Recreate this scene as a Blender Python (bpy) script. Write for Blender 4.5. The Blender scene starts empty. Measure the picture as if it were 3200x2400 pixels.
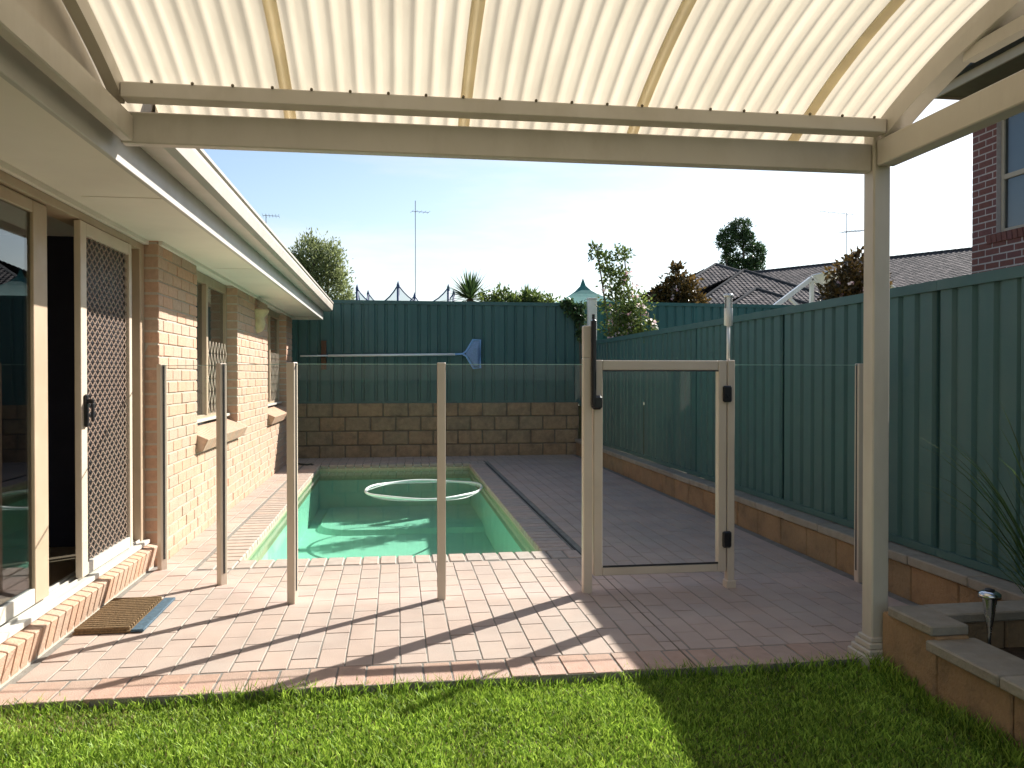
import bpy, math, random
import numpy as np
from mathutils import Vector, Matrix, Euler

random.seed(7); rng = np.random.default_rng(7)
sc = bpy.context.scene
R = math.radians

# ------------------------------------------------------------------ camera, sky, sun, exposure
cam = bpy.data.cameras.new('camera'); cam.sensor_width = 36; cam.lens = 28.4
cam.clip_start = 0.05; cam.clip_end = 600
cam_o = bpy.data.objects.new('camera', cam); sc.collection.objects.link(cam_o)
cam_o.location = (0, 0, 1.30)
cam_o.rotation_euler = (R(90 - 0.5746), 0, R(-8.185))
sc.camera = cam_o

LIGHT = Vector((-1.55, -1.19, -1.42)).normalized()          # direction the sunlight travels
SUN_EL = math.asin(-LIGHT.z); SUN_AZ = math.atan2(-LIGHT.x, -LIGHT.y)   # clockwise from +Y
w = bpy.data.worlds.new('World'); sc.world = w; w.use_nodes = True
wn, wl = w.node_tree.nodes, w.node_tree.links
sky = wn.new('ShaderNodeTexSky'); sky.sky_type = 'NISHITA'; sky.sun_disc = False
sky.sun_elevation = SUN_EL; sky.sun_rotation = SUN_AZ
sky.air_density = 1.0; sky.dust_density = 0.9; sky.ozone_density = 0.35
bg = wn['Background']; bg.inputs['Strength'].default_value = 0.082
tcw = wn.new('ShaderNodeTexCoord'); mpw = wn.new('ShaderNodeMapping'); mpw.inputs['Scale'].default_value = (1.2, 3.0, 7.0); mpw.inputs['Rotation'].default_value = (.2, .25, .5)
nzw = wn.new('ShaderNodeTexNoise'); nzw.inputs['Scale'].default_value = 1.6; nzw.inputs['Detail'].default_value = 7; nzw.inputs['Roughness'].default_value = .62   # thin high cloud
rmw = wn.new('ShaderNodeMapRange'); rmw.inputs[1].default_value = .46; rmw.inputs[2].default_value = .80; rmw.inputs[4].default_value = .75
bww = wn.new('ShaderNodeRGBToBW'); gnw = wn.new('ShaderNodeMath'); gnw.operation = 'MULTIPLY'; gnw.inputs[1].default_value = 1.18; mxw = wn.new('ShaderNodeMix'); mxw.data_type = 'RGBA'
wl.new(tcw.outputs['Generated'], mpw.inputs[0]); wl.new(mpw.outputs[0], nzw.inputs['Vector']); wl.new(nzw.outputs[0], rmw.inputs[0]); wl.new(rmw.outputs[0], mxw.inputs[0])
wl.new(sky.outputs[0], bww.inputs[0]); wl.new(bww.outputs[0], gnw.inputs[0]); wl.new(sky.outputs[0], mxw.inputs[6]); wl.new(gnw.outputs[0], mxw.inputs[7])
wl.new(mxw.outputs[2], bg.inputs['Color'])

sl = bpy.data.lights.new('sun', 'SUN'); sl.energy = 5.0; sl.angle = R(0.53); sl.color = (1.0, 0.95, 0.89)
so = bpy.data.objects.new('sun', sl); sc.collection.objects.link(so)
so.rotation_euler = LIGHT.to_track_quat('-Z', 'Y').to_euler(); so.location = (6, 5, 9)

vs = sc.view_settings; vs.view_transform = 'Standard'; vs.look = 'None'; vs.gamma = 1.0
vs.exposure = 1.2; vs.use_curve_mapping = False
sc.render.engine = 'CYCLES'
cy = sc.cycles; cy.use_denoising = True
try: cy.denoiser = 'OPENIMAGEDENOISE'
except Exception: pass
cy.max_bounces = 10; cy.transparent_max_bounces = 24; cy.diffuse_bounces = 4; cy.glossy_bounces = 4
cy.sample_clamp_indirect = 6.0; cy.use_adaptive_sampling = True; cy.adaptive_threshold = 0.015

# ------------------------------------------------------------------ materials
MATS = {}
def nmat(name):
    m = bpy.data.materials.new(name); m.use_nodes = True
    n, l = m.node_tree.nodes, m.node_tree.links; n.clear()
    out = n.new('ShaderNodeOutputMaterial'); MATS[name] = m
    return m, n, l, out
def mth(n, l, op, a, b=None, clamp=False):
    x = n.new('ShaderNodeMath'); x.operation = op; x.use_clamp = clamp
    for i, v in enumerate((a, b)):
        if v is None: continue
        if isinstance(v, (int, float)): x.inputs[i].default_value = v
        else: l.new(v, x.inputs[i])
    return x.outputs[0]
def noise(n, l, scale, detail=3, stretch=None, rough=.55):
    g = n.new('ShaderNodeNewGeometry'); t = n.new('ShaderNodeTexNoise')
    t.inputs['Scale'].default_value = scale; t.inputs['Detail'].default_value = detail; t.inputs['Roughness'].default_value = rough
    src = g.outputs['Position']
    if stretch:
        mp = n.new('ShaderNodeMapping'); mp.inputs['Scale'].default_value = stretch; l.new(src, mp.inputs[0]); src = mp.outputs[0]
    l.new(src, t.inputs['Vector'])
    return t.outputs['Fac'] if 'Fac' in t.outputs else t.outputs[0]
def rangemap(n, l, v, a, b, c, d):
    r = n.new('ShaderNodeMapRange'); r.clamp = True
    for i, q in zip(range(1, 5), (a, b, c, d)): r.inputs[i].default_value = q
    l.new(v, r.inputs[0]); return r.outputs[0]
def randval(n, l):
    oi = n.new('ShaderNodeObjectInfo'); g = n.new('ShaderNodeNewGeometry')
    return mth(n, l, 'FRACT', mth(n, l, 'ADD', oi.outputs['Random'], g.outputs['Random Per Island']))
def mixcol(n, l, f, a, b):
    x = n.new('ShaderNodeMix'); x.data_type = 'RGBA'
    if isinstance(f, (int, float)): x.inputs[0].default_value = f
    else: l.new(f, x.inputs[0])
    for i, v in ((6, a), (7, b)):
        if isinstance(v, tuple): x.inputs[i].default_value = (*v, 1)
        else: l.new(v, x.inputs[i])
    return x.outputs[2]
def scalecol(n, l, c, f):
    x = n.new('ShaderNodeVectorMath'); x.operation = 'SCALE'
    if isinstance(c, tuple): x.inputs[0].default_value = c
    else: l.new(c, x.inputs[0])
    l.new(f, x.inputs['Scale']); return x.outputs[0]
def mat(name, col, rough=.6, var=.1, scale=6, bump=0, bscale=60, rnd=0, col2=None, metal=0, spec=.4,
        stain=None, stain_scale=2.5, stain_amt=.5, stretch=None, translucent=0, coat=0):
    m, n, l, out = nmat(name)
    c = col
    if col2 is not None:
        c = mixcol(n, l, randval(n, l), col, col2)
    f = rangemap(n, l, noise(n, l, scale, 4, stretch), .3, .7, 1 - var, 1 + var)
    if rnd: f = mth(n, l, 'MULTIPLY', f, rangemap(n, l, randval(n, l), 0, 1, 1 - rnd, 1 + rnd))
    c = scalecol(n, l, c, f)
    if stain is not None:
        sf = rangemap(n, l, noise(n, l, stain_scale, 6, stretch, .65), .48, .72, 0, stain_amt)
        c = mixcol(n, l, sf, c, stain)
    p = n.new('ShaderNodeBsdfPrincipled'); l.new(c, p.inputs['Base Color'])
    p.inputs['Metallic'].default_value = metal; p.inputs['Specular IOR Level'].default_value = spec
    rr = rangemap(n, l, noise(n, l, scale * 2.3, 3), .3, .7, max(.02, rough - .08), min(1, rough + .08)); l.new(rr, p.inputs['Roughness'])
    if coat: p.inputs['Coat Weight'].default_value = coat
    if bump:
        b = n.new('ShaderNodeBump'); b.inputs['Strength'].default_value = bump; b.inputs['Distance'].default_value = .01
        l.new(noise(n, l, bscale, 5), b.inputs['Height']); l.new(b.outputs[0], p.inputs['Normal'])
    sh = p.outputs[0]
    if translucent:
        t = n.new('ShaderNodeBsdfTranslucent'); l.new(c, t.inputs[0])
        mx = n.new('ShaderNodeMixShader'); mx.inputs[0].default_value = translucent
        l.new(sh, mx.inputs[1]); l.new(t.outputs[0], mx.inputs[2]); sh = mx.outputs[0]
    l.new(sh, out.inputs[0]); return m
def glassmat(name, tint, f0=.04, rough=.0, fpow=5, k=.9, bump=0, bscale=3, bstretch=None):
    m, n, l, out = nmat(name)
    lw = n.new('ShaderNodeLayerWeight'); lw.inputs['Blend'].default_value = .5
    fac = mth(n, l, 'ADD', mth(n, l, 'MULTIPLY', mth(n, l, 'POWER', lw.outputs['Facing'], fpow), k), f0, True)
    t = n.new('ShaderNodeBsdfTransparent'); t.inputs[0].default_value = (*tint, 1)
    g = n.new('ShaderNodeBsdfGlossy'); g.inputs['Roughness'].default_value = rough; g.inputs['Color'].default_value = (1, 1, 1, 1)
    if bump:
        b = n.new('ShaderNodeBump'); b.inputs['Strength'].default_value = bump; b.inputs['Distance'].default_value = .02
        l.new(noise(n, l, bscale, 3, bstretch), b.inputs['Height']); l.new(b.outputs[0], g.inputs['Normal'])
    mx = n.new('ShaderNodeMixShader'); l.new(fac, mx.inputs[0]); l.new(t.outputs[0], mx.inputs[1]); l.new(g.outputs[0], mx.inputs[2])
    l.new(mx.outputs[0], out.inputs[0]); return m

mat('house_brick', (.52, .365, .268), .85, .10, 30, .5, 120, .12, col2=(.48, .285, .19))
mat('mortar', (.48, .425, .35), .9, .10, 20, .4, 150)
mat('paver', (.42, .325, .275), .8, .12, 2.6, .35, 160, .06, col2=(.40, .295, .24), stain=(.40, .345, .30), stain_scale=3, stain_amt=.5)
mat('header_paver', (.41, .295, .235), .8, .10, 14, .4, 160, .09, col2=(.36, .225, .165), stain=(.40, .30, .24), stain_scale=4, stain_amt=.4)
mat('coping_brick', (.40, .335, .285), .7, .12, 14, .3, 160, .10, col2=(.39, .29, .235))
mat('paving_joint', (.205, .188, .165), .95, .2, 12, .5, 120)
mat('joint_dark', (.14, .112, .085), .95, .2, 12)
mat('drain_dark', (.03, .03, .03), .8)
mat('soil', (.055, .035, .022), .95, .35, 25, 1, 60)
mat('earth', (.09, .085, .035), .95, .3, 6, .6, 40)
mat('cream_metal', (.52, .47, .40), .45, .06, 3, .03, 30, spec=.4, stain=(.36, .31, .25), stain_scale=5, stain_amt=.4, stretch=(1, 1, .3))
mat('beam_metal', (.57, .525, .475), .45, .06, 3, .03, 30, spec=.4, stain=(.40, .35, .28), stain_scale=4, stain_amt=.4, stretch=(1, 1, .5))
mat('fence_post_metal', (.58, .485, .385), .38, .05, 5, spec=.5)
mat('door_metal', (.43, .325, .225), .4, .06, 5, spec=.45)
mat('grille_metal', (.27, .195, .15), .4, .06, 5)
mat('white_track', (.56, .53, .47), .4, .05, 8)
mat('soffit', (.74, .685, .60), .75, .05, 2, .04, 50)
mat('fascia_white', (.50, .475, .43), .5, .05, 4)
mat('gutter_metal', (.46, .405, .345), .4, .06, 3, spec=.5)
mat('house_roof', (.20, .13, .10), .8, .2, 8, rnd=.1)
mat('green_steel', (.045, .110, .104), .5, .07, 2, .03, 9, rnd=.05, spec=.35, stain=(.085, .135, .12), stain_scale=2.2, stain_amt=.4, stretch=(1, 1, .12))
mat('teal_steel', (.025, .125, .125), .45, .06, 2, spec=.45)
mat('block', (.32, .235, .145), .9, .16, 12, 1.0, 45, .17, col2=(.27, .17, .095), stain=(.12, .085, .06), stain_scale=4, stain_amt=.75)
mat('block_orange', (.33, .225, .125), .9, .14, 12, .9, 45, .14, col2=(.29, .175, .09), stain=(.10, .07, .045), stain_scale=6, stain_amt=.75)
mat('cap_stone', (.28, .245, .195), .85, .12, 12, .5, 70, .08, stain=(.22, .17, .12), stain_scale=9, stain_amt=.45)
mat('basin_plaster', (.55, .76, .66), .8, .05, 5, .05, 30)
mat('tile_line', (.50, .42, .28), .5, .15, 30, rnd=.2)
mat('black_plastic', (.012, .012, .014), .35, .05)
mat('dark_frame', (.03, .028, .03), .4, .05)
mat('pole_white', (.75, .76, .75), .35, .04)
mat('net_blue', (.22, .40, .68), .5, .1, 20)
mat('net_mesh', (.25, .38, .58), .7, .15, 60, translucent=.3)
mat('wood', (.11, .055, .03), .8, .2, 20, stretch=(1, 1, .15))
mat('coir', (.23, .145, .07), 1, .35, 90, 1, 220)
mat('mat_blue', (.055, .095, .13), .7, .35, 50)
mat('hose_white', (.82, .84, .82), .4, .05)
mat('lamp_stone', (.52, .43, .26), .8, .15, 14, .4, 60)
mat('silver', (.62, .63, .64), .22, .08, 10, metal=1)
mat('lamp_clear', (.75, .77, .74), .25, .05)
mat('screw', (.16, .13, .09), .5)
mat('strip_cream', (.86, .79, .63), .5, .08, 5, translucent=.75)
mat('grass', (.165, .32, .03), .55, .25, 5, rnd=.55, col2=(.31, .41, .06), spec=.3, translucent=.38)
mat('straw', (.34, .27, .13), .7, .2, 5, rnd=.3, col2=(.26, .22, .09), translucent=.25)
mat('leaf_olive', (.17, .215, .075), .5, .2, 3, rnd=.35, col2=(.26, .29, .135), translucent=.45)
mat('leaf_dark', (.03, .07, .028), .42, .2, 3, rnd=.45, col2=(.07, .12, .045), translucent=.35)
mat('leaf_brown', (.055, .042, .014), .45, .2, 3, rnd=.45, col2=(.125, .075, .02), translucent=.28)
mat('leaf_mid', (.075, .13, .03), .5, .2, 3, rnd=.4, col2=(.16, .20, .05), translucent=.35)
mat('leaf_palm', (.045, .095, .03), .45, .2, 3, rnd=.35, col2=(.09, .14, .04), translucent=.3)
mat('leaf_strap', (.05, .09, .025), .4, .15, 3, rnd=.35, translucent=.3)
mat('flower_pink', (.75, .45, .5), .6, .1, 8, rnd=.2, col2=(.85, .75, .7), translucent=.4)
mat('bark', (.13, .095, .065), .9, .25, 15, .8, 40, stretch=(1, 1, .2))
mat('roof_tile', (.08, .075, .077), .9, .18, 5, .3, 40, .3, col2=(.12, .103, .098), spec=.1)
mat('ridge_tile', (.05, .052, .056), .95, .15, 5, rnd=.1, spec=.05)
mat('ridge_pale', (.12, .12, .12), .95, .15, 5, rnd=.1, spec=.05)
mat('red_brick', (.19, .072, .055), .85, .12, 25, .4, 100, .25, col2=(.11, .045, .042))
mat('red_mortar', (.38, .33, .31), .9, .1, 20)
mat('dark_roof', (.035, .04, .048), .7, .2, 6)
mat('olive_fascia', (.36, .31, .235), .6, .06, 4)
mat('olive_soffit', (.13, .12, .085), .8, .06, 4)
mat('white_paint', (.78, .78, .76), .5, .05)
mat('blind', (.42, .45, .47), .9, .06, 4)
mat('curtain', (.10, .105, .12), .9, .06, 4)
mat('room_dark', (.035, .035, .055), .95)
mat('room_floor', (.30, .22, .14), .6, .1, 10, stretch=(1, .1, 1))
mat('canopy_teal', (.05, .19, .175), .8, .08, 5, translucent=.2)
mat('tramp_pole', (.035, .07, .16), .5, .05)
mat('antenna', (.33, .34, .35), .5, .05)
mat('wire', (.02, .02, .022), .6)
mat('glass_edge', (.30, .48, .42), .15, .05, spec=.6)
glassmat('fence_glass', (.965, .985, .975), .014, k=.6)
glassmat('window_glass', (.60, .64, .66), .07, k=.8)
glassmat('gate_glass', (.96, .983, .973), .016, k=.6)
glassmat('pool_water', (.60, .84, .75), 0.02, .06, 4.4, .8, bump=.08, bscale=1.6, bstretch=(1, .5, 1))
# translucent roof sheet
m, n, l, out = nmat('roof_sheet')
d = n.new('ShaderNodeBsdfDiffuse'); d.inputs[0].default_value = (.60, .55, .45, 1)
t = n.new('ShaderNodeBsdfTranslucent'); t.inputs[0].default_value = (.40, .365, .295, 1)
mx = n.new('ShaderNodeMixShader'); mx.inputs[0].default_value = .55
dst = rangemap(n, l, noise(n, l, 2.2, 6, (4, .6, 1), .65), .35, .7, 1.06, .80)
l.new(scalecol(n, l, (.54, .475, .36), dst), t.inputs[0])
l.new(d.outputs[0], mx.inputs[1]); l.new(t.outputs[0], mx.inputs[2]); l.new(mx.outputs[0], out.inputs[0])
# trampoline netting: woven holes
m, n, l, out = nmat('tramp_net')
d = n.new('ShaderNodeBsdfDiffuse'); d.inputs[0].default_value = (.12, .22, .40, 1)
t = n.new('ShaderNodeBsdfTransparent')
mx = n.new('ShaderNodeMixShader'); mx.inputs[0].default_value = .35
l.new(t.outputs[0], mx.inputs[1]); l.new(d.outputs[0], mx.inputs[2]); l.new(mx.outputs[0], out.inputs[0])

# ------------------------------------------------------------------ mesh helpers
class MB:
    def __init__(s): s.v, s.f = [], []
    def add(s, vs, fs):
        o = len(s.v); s.v += [tuple(p) for p in vs]; s.f += [tuple(i + o for i in f) for f in fs]; return s
    def box(s, x0, x1, y0, y1, z0, z1):
        return s.add([(x0,y0,z0),(x1,y0,z0),(x1,y1,z0),(x0,y1,z0),(x0,y0,z1),(x1,y0,z1),(x1,y1,z1),(x0,y1,z1)],
                     [(0,3,2,1),(4,5,6,7),(0,1,5,4),(1,2,6,5),(2,3,7,6),(3,0,4,7)])
    def cbox(s, x0, x1, y0, y1, z0, z1, c=.004, M=None):
        vs, fs = chamfer(x0, x1, y0, y1, z0, z1, c)
        if M is not None: vs = [tuple(M @ Vector(p)) for p in vs]
        return s.add(vs, fs)
    def bar(s, a, b, wd, ht, up=(0, 0, 1)):
        a, b = Vector(a), Vector(b); d = (b - a).normalized(); u = Vector(up)
        sd = d.cross(u).normalized(); u = sd.cross(d)
        P = []
        for q in (a, b):
            for i, j in ((-1,-1),(1,-1),(1,1),(-1,1)): P.append(q + sd * wd/2*i + u * ht/2*j)
        return s.add(P, [(0,1,2,3),(7,6,5,4),(0,4,5,1),(1,5,6,2),(2,6,7,3),(3,7,4,0)])
    def tube(s, pts, rad, n=8, closed=False):
        pts = [Vector(p) for p in pts]; k = len(pts); rad = rad if isinstance(rad, (list, tuple)) else [rad]*k
        o = len(s.v); ref = Vector((0, 0, 1))
        for i, p in enumerate(pts):
            if closed: d = pts[(i+1) % k] - pts[i-1]
            else: d = pts[min(i+1, k-1)] - pts[max(i-1, 0)]
            d.normalize(); u = d.cross(ref)
            if u.length < .05: u = d.cross(Vector((1, 0, 0)))
            u.normalize(); v = d.cross(u)
            for j in range(n):
                a = 2*math.pi*j/n; s.v.append(tuple(p + (u*math.cos(a) + v*math.sin(a))*rad[i]))
        for i in range(k if closed else k-1):
            for j in range(n):
                a = o + i*n + j; b = o + i*n + (j+1) % n; c = o + ((i+1) % k)*n
                s.f.append((a, b, c + (j+1) % n, c + j))
        if not closed:
            s.f.append(tuple(o + j for j in range(n))[::-1]); s.f.append(tuple(o + (k-1)*n + j for j in range(n)))
        return s
    def lathe(s, prof, c=(0, 0, 0), n=16, a0=0, a1=2*math.pi):
        full = abs(a1 - a0 - 2*math.pi) < 1e-6; o = len(s.v); kk = n if full else n+1
        for r, z in prof:
            for j in range(kk):
                a = a0 + (a1-a0)*j/n; s.v.append((c[0] + r*math.cos(a), c[1] + r*math.sin(a), c[2] + z))
        for i in range(len(prof)-1):
            for j in range(n):
                a = o + i*kk + j; b = o + i*kk + (j+1) % kk
                s.f.append((a, b, b + kk, a + kk))
        return s
    def build(s, name, mt, parent=None, smooth=False):
        me = bpy.data.meshes.new(name); me.from_pydata(s.v, [], s.f); me.update()
        if smooth: me.polygons.foreach_set('use_smooth', [True]*len(me.polygons))
        me.materials.append(MATS[mt]); return link(name, me, parent)
def chamfer(x0, x1, y0, y1, z0, z1, c):
    vs, idx = [], {}
    for i in (0, 1):
        for j in (0, 1):
            for k in (0, 1):
                X, Y, Z = (x0, x1)[i], (y0, y1)[j], (z0, z1)[k]
                dx, dy, dz = (c, -c)[i], (c, -c)[j], (c, -c)[k]
                for ax, p in enumerate(((X, Y+dy, Z+dz), (X+dx, Y, Z+dz), (X+dx, Y+dy, Z))):
                    idx[(i, j, k, ax)] = len(vs); vs.append(p)
    f = []
    q = ((0,0),(1,0),(1,1),(0,1))
    for i in (0, 1):
        a = [idx[(i, j, k, 0)] for j, k in q]; f.append(tuple(a if i else a[::-1]))
        a = [idx[(j, i, k, 1)] for j, k in q]; f.append(tuple(a[::-1] if i else a))
        a = [idx[(j, k, i, 2)] for j, k in q]; f.append(tuple(a if i else a[::-1]))
    for i in (0, 1):
        for j in (0, 1):
            a = [idx[(i,j,0,0)], idx[(i,j,0,1)], idx[(i,j,1,1)], idx[(i,j,1,0)]]; f.append(tuple(a if i != j else a[::-1]))
            a = [idx[(i,0,j,0)], idx[(i,0,j,2)], idx[(i,1,j,2)], idx[(i,1,j,0)]]; f.append(tuple(a if i == j else a[::-1]))
            a = [idx[(0,i,j,1)], idx[(0,i,j,2)], idx[(1,i,j,2)], idx[(1,i,j,1)]]; f.append(tuple(a if i != j else a[::-1]))
            for k in (0, 1):
                a = [idx[(i,j,k,0)], idx[(i,j,k,1)], idx[(i,j,k,2)]]; f.append(tuple(a if (i+j+k) % 2 else a[::-1]))
    return vs, f
COL = sc.collection
def link(name, me, parent=None):
    o = bpy.data.objects.new(name, me); COL.objects.link(o)
    if parent is not None:
        o.parent = parent; o.matrix_parent_inverse = Matrix.Translation(-Vector(parent.get('_p', (0, 0, 0)))) if '_p' in parent else Matrix()
    return o
def tag(o, label=None, cat=None, group=None, kind=None):
    if label: o['label'] = label
    if cat: o['category'] = cat
    if group: o['group'] = group
    if kind: o['kind'] = kind
    return o
PLACED = []
def thing(name, label, cat, loc, group=None):
    o = bpy.data.objects.new(name, None); COL.objects.link(o); o.location = loc; o['_p'] = list(loc)
    o.empty_display_size = .1; PLACED.append(o)
    return tag(o, label, cat, group)
def struct(name, mb, mt, smooth=False): return tag(mb.build(name, mt, None, smooth), kind='structure')
CACHE = {}
def brick_mesh(lx, ly, lz, c, mt):
    k = (round(lx, 3), round(ly, 3), round(lz, 3), c, mt)
    if k not in CACHE:
        vs, fs = chamfer(-lx/2, lx/2, -ly/2, ly/2, -lz/2, lz/2, c)
        me = bpy.data.meshes.new('brick'); me.from_pydata(vs, [], fs); me.materials.append(MATS[mt]); CACHE[k] = me
    return CACHE[k]
def place(name, me, parent, loc, rot=(0, 0, 0)):
    o = link(name, me, parent); o.location = loc; o.rotation_euler = rot; return o
def lay(items, name, parent, mt, c=.003, limit=300, eye=(0, 0, 1.3), jit=(.0015, .0015, .0015), rj=.004):
    """items: (cx,cy,cz,lx,ly,lz[,rot]); nearest ones become objects, the rest one stuff mesh"""
    e = Vector(eye); items = sorted(items, key=lambda t: (Vector(t[:3]) - e).length)
    rest = MB()
    for i, t in enumerate(items):
        p = Vector([t[k] + random.uniform(-1, 1)*jit[k] for k in range(3)])
        rt = t[6] if len(t) > 6 else (0, 0, 0)
        rt = tuple(a + random.uniform(-1, 1)*rj for a in rt)
        if i < limit: place(name, brick_mesh(*t[3:6], c, mt), parent, p, rt)
        else:
            M_ = Matrix.Translation(p) @ Euler(rt).to_matrix().to_4x4()
            rest.cbox(-t[3]/2, t[3]/2, -t[4]/2, t[4]/2, -t[5]/2, t[5]/2, c, M_)
    if rest.v: tag(rest.build(name + '_field', mt, parent), kind='stuff')
def leaf_mesh(P, D, L, Wd, bend=.25):
    """diamond leaves at points P along directions D"""
    n = len(P); D = D/np.linalg.norm(D, axis=1, keepdims=True)
    r = rng.normal(size=(n, 3)); S = np.cross(D, r); S /= np.linalg.norm(S, axis=1, keepdims=True) + 1e-9
    N = np.cross(S, D); L = np.broadcast_to(L, (n,))[:, None]; Wd = np.broadcast_to(Wd, (n,))[:, None]
    V = np.stack([P, P + D*L*.45 + S*Wd/2 + N*L*bend*.3, P + D*L, P + D*L*.45 - S*Wd/2 + N*L*bend*.3], 1).reshape(-1, 3)
    F = (np.arange(n)[:, None]*4 + np.array([0, 1, 2, 3])[None]).tolist()
    return V.tolist(), F
def leaves(name, mt, parent, P, D, L, Wd, bend=.25):
    V, F = leaf_mesh(P, D, L, Wd, bend); me = bpy.data.meshes.new(name); me.from_pydata(V, [], F); me.materials.append(MATS[mt])
    return link(name, me, parent)
def crown_points(blobs, n, clump=.22, per=14, shell=.55):
    """points in clumps spread through ellipsoid blobs (cx,cy,cz,rx,ry,rz)"""
    B = np.array(blobs); vol = (B[:, 3]*B[:, 4]*B[:, 5])**(.8); pr = vol/vol.sum()
    k = max(1, n//per); bi = rng.choice(len(B), k, p=pr)
    d = rng.normal(size=(k, 3)); d /= np.linalg.norm(d, axis=1, keepdims=True)
    rr = rng.uniform(shell, 1.0, (k, 1)); rr[rng.random((k, 1)) < .12] *= 1.13
    C = B[bi, :3] + d*rr*B[bi, 3:]
    ci = np.repeat(np.arange(k), per)
    P = C[ci] + rng.normal(size=(len(ci), 3))*clump*B[bi[ci], 3:].mean(1, keepdims=True)
    out = P - B[bi[ci], :3]; out /= np.linalg.norm(out, axis=1, keepdims=True) + 1e-6
    D = out + rng.normal(size=P.shape)*.8
    return P, D
def trunk(parent, base, tops, r0, r1=None, mt='bark'):
    r1 = r1 or r0*.3; mb = MB(); b = Vector(base)
    for tp in tops:
        tp = Vector(tp); mid = b.lerp(tp, .5) + Vector((random.uniform(-.06, .06), random.uniform(-.06, .06), 0))*(tp-b).length
        mb.tube([b, b.lerp(mid, .6), mid, mid.lerp(tp, .6), tp], [r0, r0*.85, r0*.65, (r0+r1)/2*.7, r1], 8)
    return mb.build('trunk', mt, parent, True)

# ================================================================== SETTING
PX0, PX1, PY0, PY1 = -1.11, 1.09, 5.86, 12.0        # water outline
mb = MB(); B = 250
def sheet_hole(mb, X0, X1, Y0, Y1, hx0, hx1, hy0, hy1, z):
    for a, b, c, d_ in ((X0, X1, Y0, hy0), (X0, X1, hy1, Y1), (X0, hx0, hy0, hy1), (hx1, X1, hy0, hy1)):
        mb.add([(a, c, z), (b, c, z), (b, d_, z), (a, d_, z)], [(0, 1, 2, 3)])
sheet_hole(mb, -B, B, -B, B, PX0-.1, PX1+.1, PY0-.1, PY1+.1, -.075)
struct('ground', mb, 'earth')
tr = MB().box(-60, 60, 13.32, 90, -.07, .80); struct('terrace_ground', tr, 'earth')

# --- paving
pav = MB(); z0 = -.0035
for a, b, c, d_ in ((-1.64, 2.95, 3.44, PY0-.02), (-1.60, 2.95, PY1+.02, 13.1), (-1.60, PX0-.02, PY0-.02, PY1+.02), (PX1+.02, 2.95, PY0-.02, PY1+.02)):
    pav.box(a, b, c, d_, -.07, z0)
paving = struct('paving', pav, 'paving_joint')
items, heads, cop = [], [], []
pw, pl, pt = .1245, .243, .05
x = -1.625 + pw/2
while x < 2.95:                                           # edge course against the lawn
    heads.append((x, 3.44 + .115, -.025, pw - .008, .226, pt)); x += pw
ci = 0; x = -1.60 + pw/2
cx0, cx1, cy0, cy1 = PX0 - .23, PX1 + .23, PY0 - .225, PY1 + .23
while x < 2.92:
    y = 3.675 + (pl/2 if ci % 2 == 0 else 0) - pl/2
    while y < 13.1:
        a, b = max(y, 3.675), min(y + pl, 13.08)
        if cx0 < x + pw*.4 and x - pw*.4 < cx1:           # clip against pool surround
            if a < cy1 and b > cy0:
                if a < cy0: b = cy0
                elif b > cy1: a = cy1
                else: a = b
        if b - a > .05: items.append((x, (a+b)/2, -.025, pw - .0065, b - a - .0065, pt))
        y += pl
    x += pw; ci += 1
lay(heads, 'edge_paver', paving, 'header_paver', .0025, 40, jit=(.001, .002, .0025), rj=.008)
lay(items, 'paver', paving, 'paver', .0022, 300, jit=(.0012, .0012, .0012), rj=.004)
MB().box(PX1 + .234, PX1 + .248, cy0, 12.3, -.02, .0035).build('drain_channel', 'drain_dark', paving)
MB().box(PX1 + .239, PX1 + .245, 3.45, cy0 - .002, -.02, .002).build('expansion_joint', 'joint_dark', paving)

# --- pool
pool = thing('swimming_pool', 'rectangular swimming pool of green water behind the glass fence', 'pool', (0, PY0, 0))
zb = -.64
ba = MB()
ba.add([(PX0,PY0,zb),(PX1,PY0,zb),(PX1,PY1,zb),(PX0,PY1,zb),(PX0,PY0,-.03),(PX1,PY0,-.03),(PX1,PY1,-.03),(PX0,PY1,-.03)],
       [(0,1,2,3),(0,4,5,1),(1,5,6,2),(2,6,7,3),(3,7,4,0)])
basin = ba.build('basin', 'basin_plaster', pool)
lg = MB()                                                  # raised floor with a rounded end
pts = [(PX1-.001, 9.95)]
for i in range(13):
    a = -math.pi/2 - math.pi/2*i/12; pts.append((PX0 + .62 + .5*math.cos(a), 10.40 + .45*math.sin(a)))
pts += [(PX0 + .12, PY1-.3), (PX1-.001, PY1-.3)]
k = len(pts); zt = zb + .06
lg.add([(a, b, zb + .001) for a, b in pts] + [(a + (.05 if a < 1 else 0), b + .05, zt) for a, b in pts],
       [tuple(range(k, 2*k))] + [(i, (i+1) % k, (i+1) % k + k, i + k) for i in range(k)])
lg.build('floor_step', 'basin_plaster', pool)
for a, b, c, d_ in ((PX0-.001, PX1+.001, PY0, PY0+.006), (PX0-.001, PX1+.001, PY1-.006, PY1), (PX0, PX0+.006, PY0+.007, PY1-.007), (PX1-.006, PX1, PY0+.007, PY1-.007)):
    MB().box(a, b, c, d_, -.22, -.045).build('waterline_tile', 'tile_line', pool)
x = PX0 - .22 + .06                                        # coping bricks, laid as headers
while x < PX1 + .23:
    cop.append((x, PY0 - .095, -.022, .112, .235, .05)); cop.append((x, PY1 + .095, -.022, .112, .235, .05)); x += .1215
y = PY0 + .09
while y < PY1 - .05:
    cop.append((PX0 - .095, y, -.022, .235, .112, .05)); cop.append((PX1 + .095, y, -.022, .235, .112, .05)); y += .1215
lay(cop, 'coping_brick', pool, 'coping_brick', .007, 300, jit=(.001, .001, .001), rj=.004)
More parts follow.
